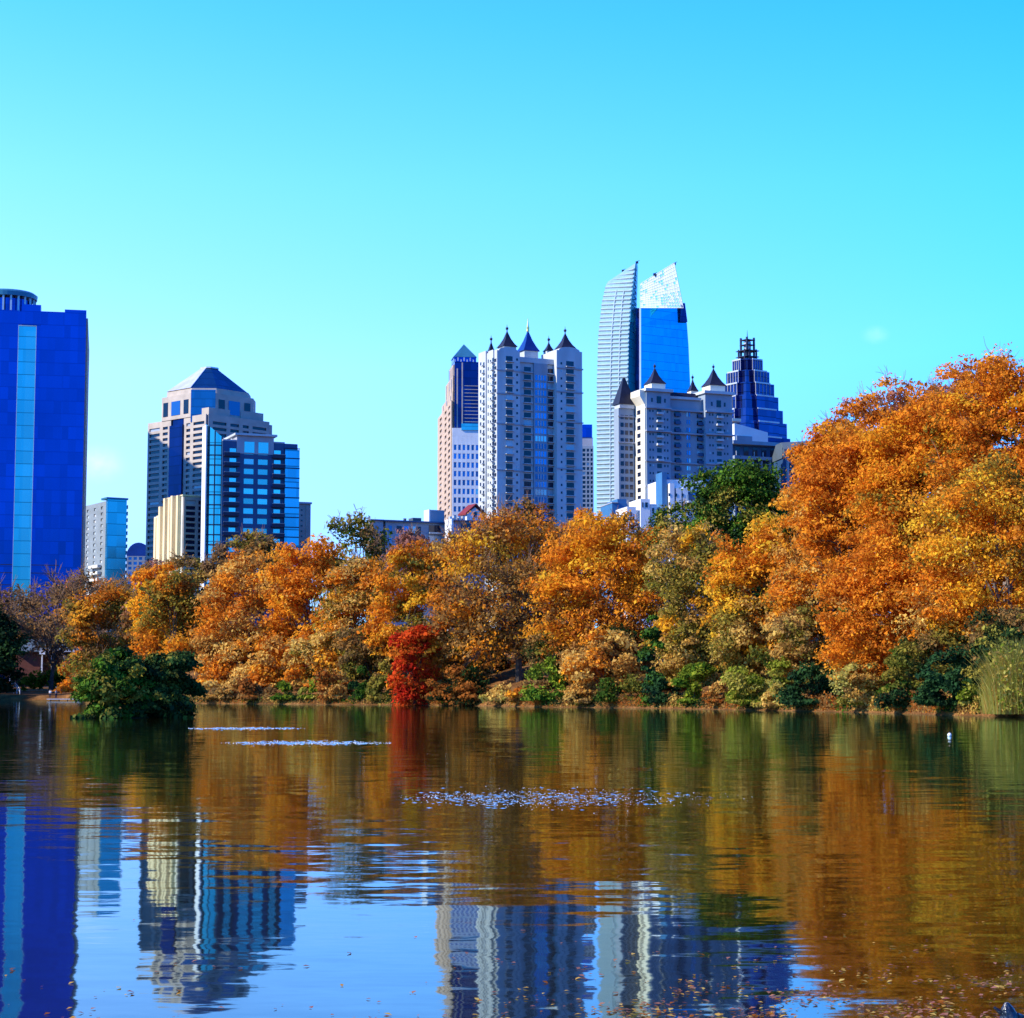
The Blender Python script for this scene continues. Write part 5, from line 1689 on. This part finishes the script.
def reeds(label, l, r, top, bot, D, n):
    P = at((l + r) / 2, 690, D)
    zg = gz(P.x, P.y)
    root = empty('tall_grass', (P.x, P.y, zg))
    tag(root, label, 'grass clump')
    h = (bot - top) / F_PX * D
    wx = (r - l) / 2 / F_PX * D
    x = RNG.uniform(-1, 1, n) * wx; y = RNG.normal(size=n) * wx * .4
    hh = h * RNG.uniform(.15, 1.0, n) * np.sqrt(np.clip(1 - (x / wx / 1.15) ** 2, .1, 1))
    lx, ly = RNG.normal(size=n) * .22 * hh + x * .04, RNG.normal(size=n) * .3 * hh - .1 * hh
    ww = RNG.uniform(.012, .03, n)
    V = np.zeros((n, 5, 3))
    V[:, 0] = np.stack([x - ww, y, 0 * x - .3], 1); V[:, 1] = np.stack([x + ww, y, 0 * x - .3], 1)
    V[:, 2] = np.stack([x + lx * .4 - ww, y + ly * .4, hh * .68], 1); V[:, 3] = np.stack([x + lx * .4 + ww, y + ly * .4, hh * .68], 1)
    V[:, 4] = np.stack([x + lx, y + ly, hh], 1)
    me = bpy.data.meshes.new('blades')
    me.from_pydata(V.reshape(-1, 3).tolist(), [], [q for i in range(n) for q in ((5 * i, 5 * i + 1, 5 * i + 3, 5 * i + 2), (5 * i + 2, 5 * i + 3, 5 * i + 4))])
    ca = me.color_attributes.new('Col', 'FLOAT_COLOR', 'POINT')
    c4 = np.ones((n, 5, 4), np.float32); c4[:, :, :3] = (pick([('straw', 4), ('tan', 1)], n) * RNG.uniform(.7, 1.2, n)[:, None])[:, None, :]
    ca.data.foreach_set('color', c4.ravel())
    me.materials.append(M['leaf'])
    link_mesh('blades', me, root)
    k = 5000
    p = np.stack([RNG.uniform(-.95, .95, k) * wx, RNG.normal(size=k) * wx * .5 - .6, RNG.random(k) ** 1.2 * h * .9 * RNG.uniform(.6, 1, k)], 1)
    link_mesh('foliage', leaves_mesh('foliage', p, RNG.normal(size=(k, 3)), RNG.uniform(.06, .20, k), pick([('lime', 2), ('straw', 5), ('tan', 1)], k), M['leaf']), root)


reeds('tall straw coloured grass clump at the right edge of the bank', 988, 1046, 640, 717, 143, 5200)


# ------------------------------------------------------------------ small things on the bank and the water
def litter():
    n = 9000
    px = RNG.uniform(190, 1040, n)
    s = RNG.gamma(1.6, 1.4, n)
    az = np.arctan((px - CX) / F_PX)
    rr_ = shore_r(az) + s + .1
    x, y = rr_ * np.sin(az), rr_ * np.cos(az)
    pts = np.stack([x, y, ground_z(x, y) + .05], 1)
    nr = np.tile([0, 0, 1.0], (n, 1)) + RNG.normal(size=(n, 3)) * .45
    me = leaves_mesh('fallen_leaves', pts, nr, RNG.uniform(.08, .18, n), pick([(TA, 3), (O, 1), (BR, 2), ('straw', 1)], n), M['leaf'])
    tag(link_mesh('fallen_leaves', me, None), 'fallen leaves strewn along the foot of the bank', 'leaves', None, 'stuff')


def floating():
    P, S = [], []
    n = 7600
    py = 1024 - RNG.gamma(1.15, 22, n)
    px = RNG.uniform(-40, 1070, n)
    drift = np.clip((px - 380) / 500, .06, 1)
    keep = (RNG.random(n) < drift) & (py > 745)
    cl = np.sin(px * .045 + py * .11) + np.sin(px * .021 - py * .2 + 2)
    keep &= RNG.random(n) < np.clip(.35 + .4 * cl, .05, 1)
    for a, b_ in zip(px[keep], py[keep]):
        w_ = water_at(a, b_); P.append((w_.x, w_.y, .006))
    P = np.array(P); n = len(P)
    nr = np.tile([0, 0, 1.0], (n, 1)) + RNG.normal(size=(n, 3)) * .13
    me = leaves_mesh('floating_leaves', P, nr, RNG.uniform(.007, .030, n), pick([('pink', 5), (TA, 3), (RU, 2)], n), M['leaf'])
    tag(link_mesh('floating_leaves', me, None), 'fallen leaves floating on the near water', 'leaves', None, 'stuff')


M['foam'] = solid('water_foam', (.92, .86, .76), .35, var=.1, scale=20, spec=.5)
M['ruffle'] = solid('ruffled_water', (.16, .18, .22), .12, var=.5, scale=6, spec=.9)


def bubbling(label, x0, x1, yc, sy, n, core):
    c = water_at((x0 + x1) / 2, yc)
    root = empty('bubbling_water', (c.x, c.y, 0))
    tag(root, label, 'water splash', 'bubbling patches on the lake')
    mb, ru = MB(), MB()
    mpx = (c.length) / F_PX
    for i in range(n):
        t = RNG.beta(*core)
        px = x0 + (x1 - x0) * t
        spread_ = sy * (.35 + .65 * math.sin(math.pi * min(max(t, .02), .98)))
        p = water_at(px, yc + RNG.normal() * spread_ * .5) - c
        s = mpx * (.12 + .5 * rnd.random() ** 2.2)
        h = s * rnd.uniform(.3, .9)
        mb.add([(p.x - s * 1.3, p.y, .002), (p.x, p.y - s * 2, .002), (p.x + s * 1.3, p.y, .002), (p.x, p.y + s * 2, .002), (p.x + rnd.uniform(-.4, .4) * s, p.y, h)],
               [(0, 1, 4), (1, 2, 4), (2, 3, 4), (3, 0, 4)])
    for i in range(int(n * .22)):
        t = RNG.beta(core[0] * 1.2, core[1] * 1.3)
        px = x0 + (x1 - x0) * t
        p = water_at(px, yc + RNG.normal() * sy * .42) - c
        s = mpx * rnd.uniform(.8, 2.0)
        ru.add([(p.x - s * 1.6, p.y, .001), (p.x, p.y - s * 3, .001), (p.x + s * 1.6, p.y, .001), (p.x, p.y + s * 3, .001), (p.x, p.y, s * rnd.uniform(.15, .35))],
               [(0, 1, 4), (1, 2, 4), (2, 3, 4), (3, 0, 4)])
    mb.build('foam', M['foam'], root)
    ru.build('ruffled_surface', M['ruffle'], root)


def undergrowth():
    n = 26000
    px = RNG.uniform(186, 1050, n)
    s_ = RNG.gamma(1.8, .75, n) + .05
    az = np.arctan((px - CX) / F_PX)
    rr_ = shore_r(az) + s_
    x, y = rr_ * np.sin(az), rr_ * np.cos(az)
    lump = .5 + .5 * np.sin(px * .11 + 2 * np.sin(px * .037)) * np.sin(px * .23 + 1)
    keep = RNG.random(n) < .35 + .65 * lump
    keep &= ~((px > 478) & (px < 518) & (RNG.random(n) < .8))
    hgt = RNG.random(n) ** 1.7 * (.25 + .9 * lump)
    pts = np.stack([x, y, ground_z(x, y) + .03 + hgt], 1)[keep]
    m_ = len(pts)
    seg = (np.floor(px[keep] / 9 + .6 * RNG.normal(size=m_))).astype(int)
    cols = [pick([(RU, 2)], m_), pick([(BR, 1)], m_), pick([('dark', 1)], m_), pick([(OL, 1)], m_), pick([(TA, 1)], m_), pick([('green', 1)], m_)]
    h_ = (seg * 7919 + 13) % 11
    idx = np.array([0, 1, 2, 2, 3, 4, 1, 2, 5, 0, 1])[h_]
    col = np.choose(idx[:, None], cols)
    me = leaves_mesh('undergrowth', pts, RNG.normal(size=(m_, 3)) + np.array([0, -.2, .5]), RNG.uniform(.07, .2, m_), col, M['leaf'])
    tag(link_mesh('undergrowth', me, None), 'low tangled undergrowth along the foot of the bank', 'undergrowth', None, 'stuff')


litter()
undergrowth()
floating()
bubbling('long band of white bubbling water in the middle of the lake', 398, 760, 798, 10, 1700, (2.0, 3.0))
bubbling('white line of bubbling water below the orange reflection, lower of the far two', 216, 392, 743, 2.2, 900, (2.2, 1.9))
bubbling('thin faint line of bubbling water, farthest of the three', 188, 305, 728.5, 1.2, 420, (1.6, 1.9))


def small_things():
    # white float
    p = water_at(949.5, 736)
    root = empty('float', p)
    tag(root, 'tiny white round float on the water near the right bank', 'float')
    mb = MB(); mb.smooth = True; mb.ball(0, 0, .05, .09, .09, .09, 12, 8); mb.build('ball', M['white'], root)
    mb = MB(); mb.cyl(0, 0, .02, .12, .015, .19, 6); mb.build('loop', M['darkframe'], root)
    # dark wet stub at the lower right corner
    p = water_at(1009, 1022)
    root = empty('stump', p)
    tag(root, 'dark wet stump breaking the water at the lower right corner', 'stump')
    wet = solid('wet_wood', (.008, .010, .016), .25, var=.5, scale=8, spec=.6, bump=.5)
    mb = MB(); mb.tube([(0, 0, -.1), (.005, .01, .04), (-.01, 0, .085), (-.012, 0, .115)], [.065, .055, .035, .012], 9); mb.build('stub', wet, root)
    mb = MB(); mb.tube([(0, 0, .03), (-.05, .01, .055), (-.085, .02, .085)], [.022, .016, .007], 6); mb.build('broken_branch', wet, root)
    mb = MB(); mb.tube([(0, 0, .02), (.06, .0, .035), (.10, .01, .03)], [.03, .02, .008], 6); mb.build('root', wet, root)
    # lake wall at the far left
    a, b_ = at(8, 700, 379), at(50, 700, 379)
    root = empty('lake_wall', (a.x, a.y, 0)); tag(root, 'low pale stone lake wall at the far left shore', 'wall')
    mb = MB(); mb.box(0, (b_.x - a.x), -.3, .3, -.5, .22); mb.build('wall', M['stone_trim'], root)
    mb = MB(); mb.box(-.05, (b_.x - a.x) + .05, -.4, .35, .223, .32); mb.build('coping', M['stone'], root)
    a, b_ = at(48, 702, 355), at(82, 702, 355)
    root = empty('landing', (a.x, a.y, 0)); tag(root, 'pale landing stage beside the two people', 'landing')
    mb = MB(); mb.box(0, (b_.x - a.x), -1, 1.2, .22, .40); mb.build('deck', M['stone_trim'], root)
    for k in range(4):
        mb = MB(); mb.cyl(0, 0, .1, -1.2, .1, .215, 8); ob = mb.build('pile', M['bark'], root); ob.location = ((b_.x - a.x) * (k + .4) / 4, -.7, 0)
    # sloping handrail
    a, b_ = at(12, 668, 392), at(20, 683, 386)
    zg = gz(b_.x, b_.y)
    root = empty('handrail', (b_.x, b_.y, zg)); tag(root, 'pale sloping handrail on the dark lawn at the far left', 'handrail')
    d = Vector((a.x - b_.x, a.y - b_.y, 0))
    for h in (.55, 1.05):
        mb = MB(); mb.tube([(0, 0, h), (d.x * .7, d.y * .7, h + 1.5), (d.x * 1.1, d.y, h + 1.6)], [.07] * 3, 6); mb.build('rail', M['white'], root)
    for t in (0, .35, .7):
        mb = MB(); mb.cyl(0, 0, .06, -.3, .06, 1.08 + 1.5 * t / .7, 6); ob = mb.build('post', M['white'], root); ob.location = (d.x * t, d.y * t, 0)


def person(px, py_foot, D, top, legs, skin, hair, label, seat=False):
    P = at(px, py_foot, D)
    root = empty('person', (P.x, P.y, .40))
    tag(root, label, 'person', 'people at the landing')
    H = 1.72
    def skin_mesh(nm, verts, edges, radii, mat, parent):
        me = bpy.data.meshes.new(nm)
        me.from_pydata(verts, edges, [])
        ob = bpy.data.objects.new(nm, me); SC.collection.objects.link(ob); ob.parent = parent
        ob.modifiers.new('Skin', 'SKIN')
        for i, r_ in enumerate(radii):
            me.skin_vertices[0].data[i].radius = (r_, r_ * .8)
        me.skin_vertices[0].data[0].use_root = True
        s_ = ob.modifiers.new('Sub', 'SUBSURF'); s_.levels = 1; s_.render_levels = 1
        me.materials.append(mat)
        return ob
    V = [(0, 0, .92), (0, 0, 1.15), (0, .01, 1.38), (0, 0, 1.50), (0, -.02, 1.62), (0, -.02, 1.72),
         (.10, 0, .86), (.11, -.03, .48), (.11, .02, .08), (.11, -.12, .04), (-.10, 0, .86), (-.11, .03, .48), (-.12, .08, .08), (-.12, -.06, .04),
         (.19, 0, 1.40), (.25, .03, 1.14), (.22, -.10, .92), (-.19, 0, 1.40), (-.25, .03, 1.14), (-.20, -.12, .94)]
    E = [(0, 1), (1, 2), (2, 3), (3, 4), (4, 5), (0, 6), (6, 7), (7, 8), (8, 9), (0, 10), (10, 11), (11, 12), (12, 13), (2, 14), (14, 15), (15, 16), (2, 17), (17, 18), (18, 19)]
    R = [.15, .14, .15, .06, .10, .07, .10, .07, .05, .04, .10, .07, .05, .04, .065, .05, .035, .065, .05, .035]
    skin_mesh('body', V, E, R, skin, root)
    skin_mesh('shirt', [(0, 0, .95), (0, 0, 1.15), (0, .01, 1.39), (.19, 0, 1.40), (.25, .03, 1.15), (-.19, 0, 1.40), (-.25, .03, 1.15)], [(0, 1), (1, 2), (2, 3), (3, 4), (2, 5), (5, 6)],
              [.18, .17, .175, .085, .075, .085, .075], top, root)
    skin_mesh('trousers', V[0:1] + [(.10, 0, .86), (.11, -.03, .48), (.11, .02, .12), (-.10, 0, .86), (-.11, .03, .48), (-.12, .08, .12)], [(0, 1), (1, 2), (2, 3), (0, 4), (4, 5), (5, 6)],
              [.17, .115, .085, .07, .115, .085, .07], legs, root)
    mb = MB(); mb.smooth = True; mb.ball(0, .0, 1.70, .105, .115, .09, 10, 6); mb.build('hair', hair, root)
    return root


small_things()
_skin, _hair = solid('skin', (.45, .26, .18), .6), solid('hair', (.03, .02, .015), .7)
person(50, 700, 355, solid('white_cloth', (.7, .7, .72), .9), solid('dark_cloth', (.03, .03, .04), .9), _skin, _hair, 'person in a white top and dark trousers, nearer the leafless tree trunk')
person(56, 700, 356, solid('grey_cloth', (.34, .34, .36), .9), solid('navy_cloth', (.02, .025, .05), .9), _skin, _hair, 'person in a grey top and navy trousers, nearer the small orange tree').rotation_euler = (0, 0, 1.2)


def hedge():
    shrub('hedge', 'low sunlit green hedge in front of the brick park building', 22, 66, 671, 686, 402, [('lime', 1), ('green', 2)], group=None, clumps=40, limbs=0, tz=gz(at(44, 690, 402).x, 402))


hedge()
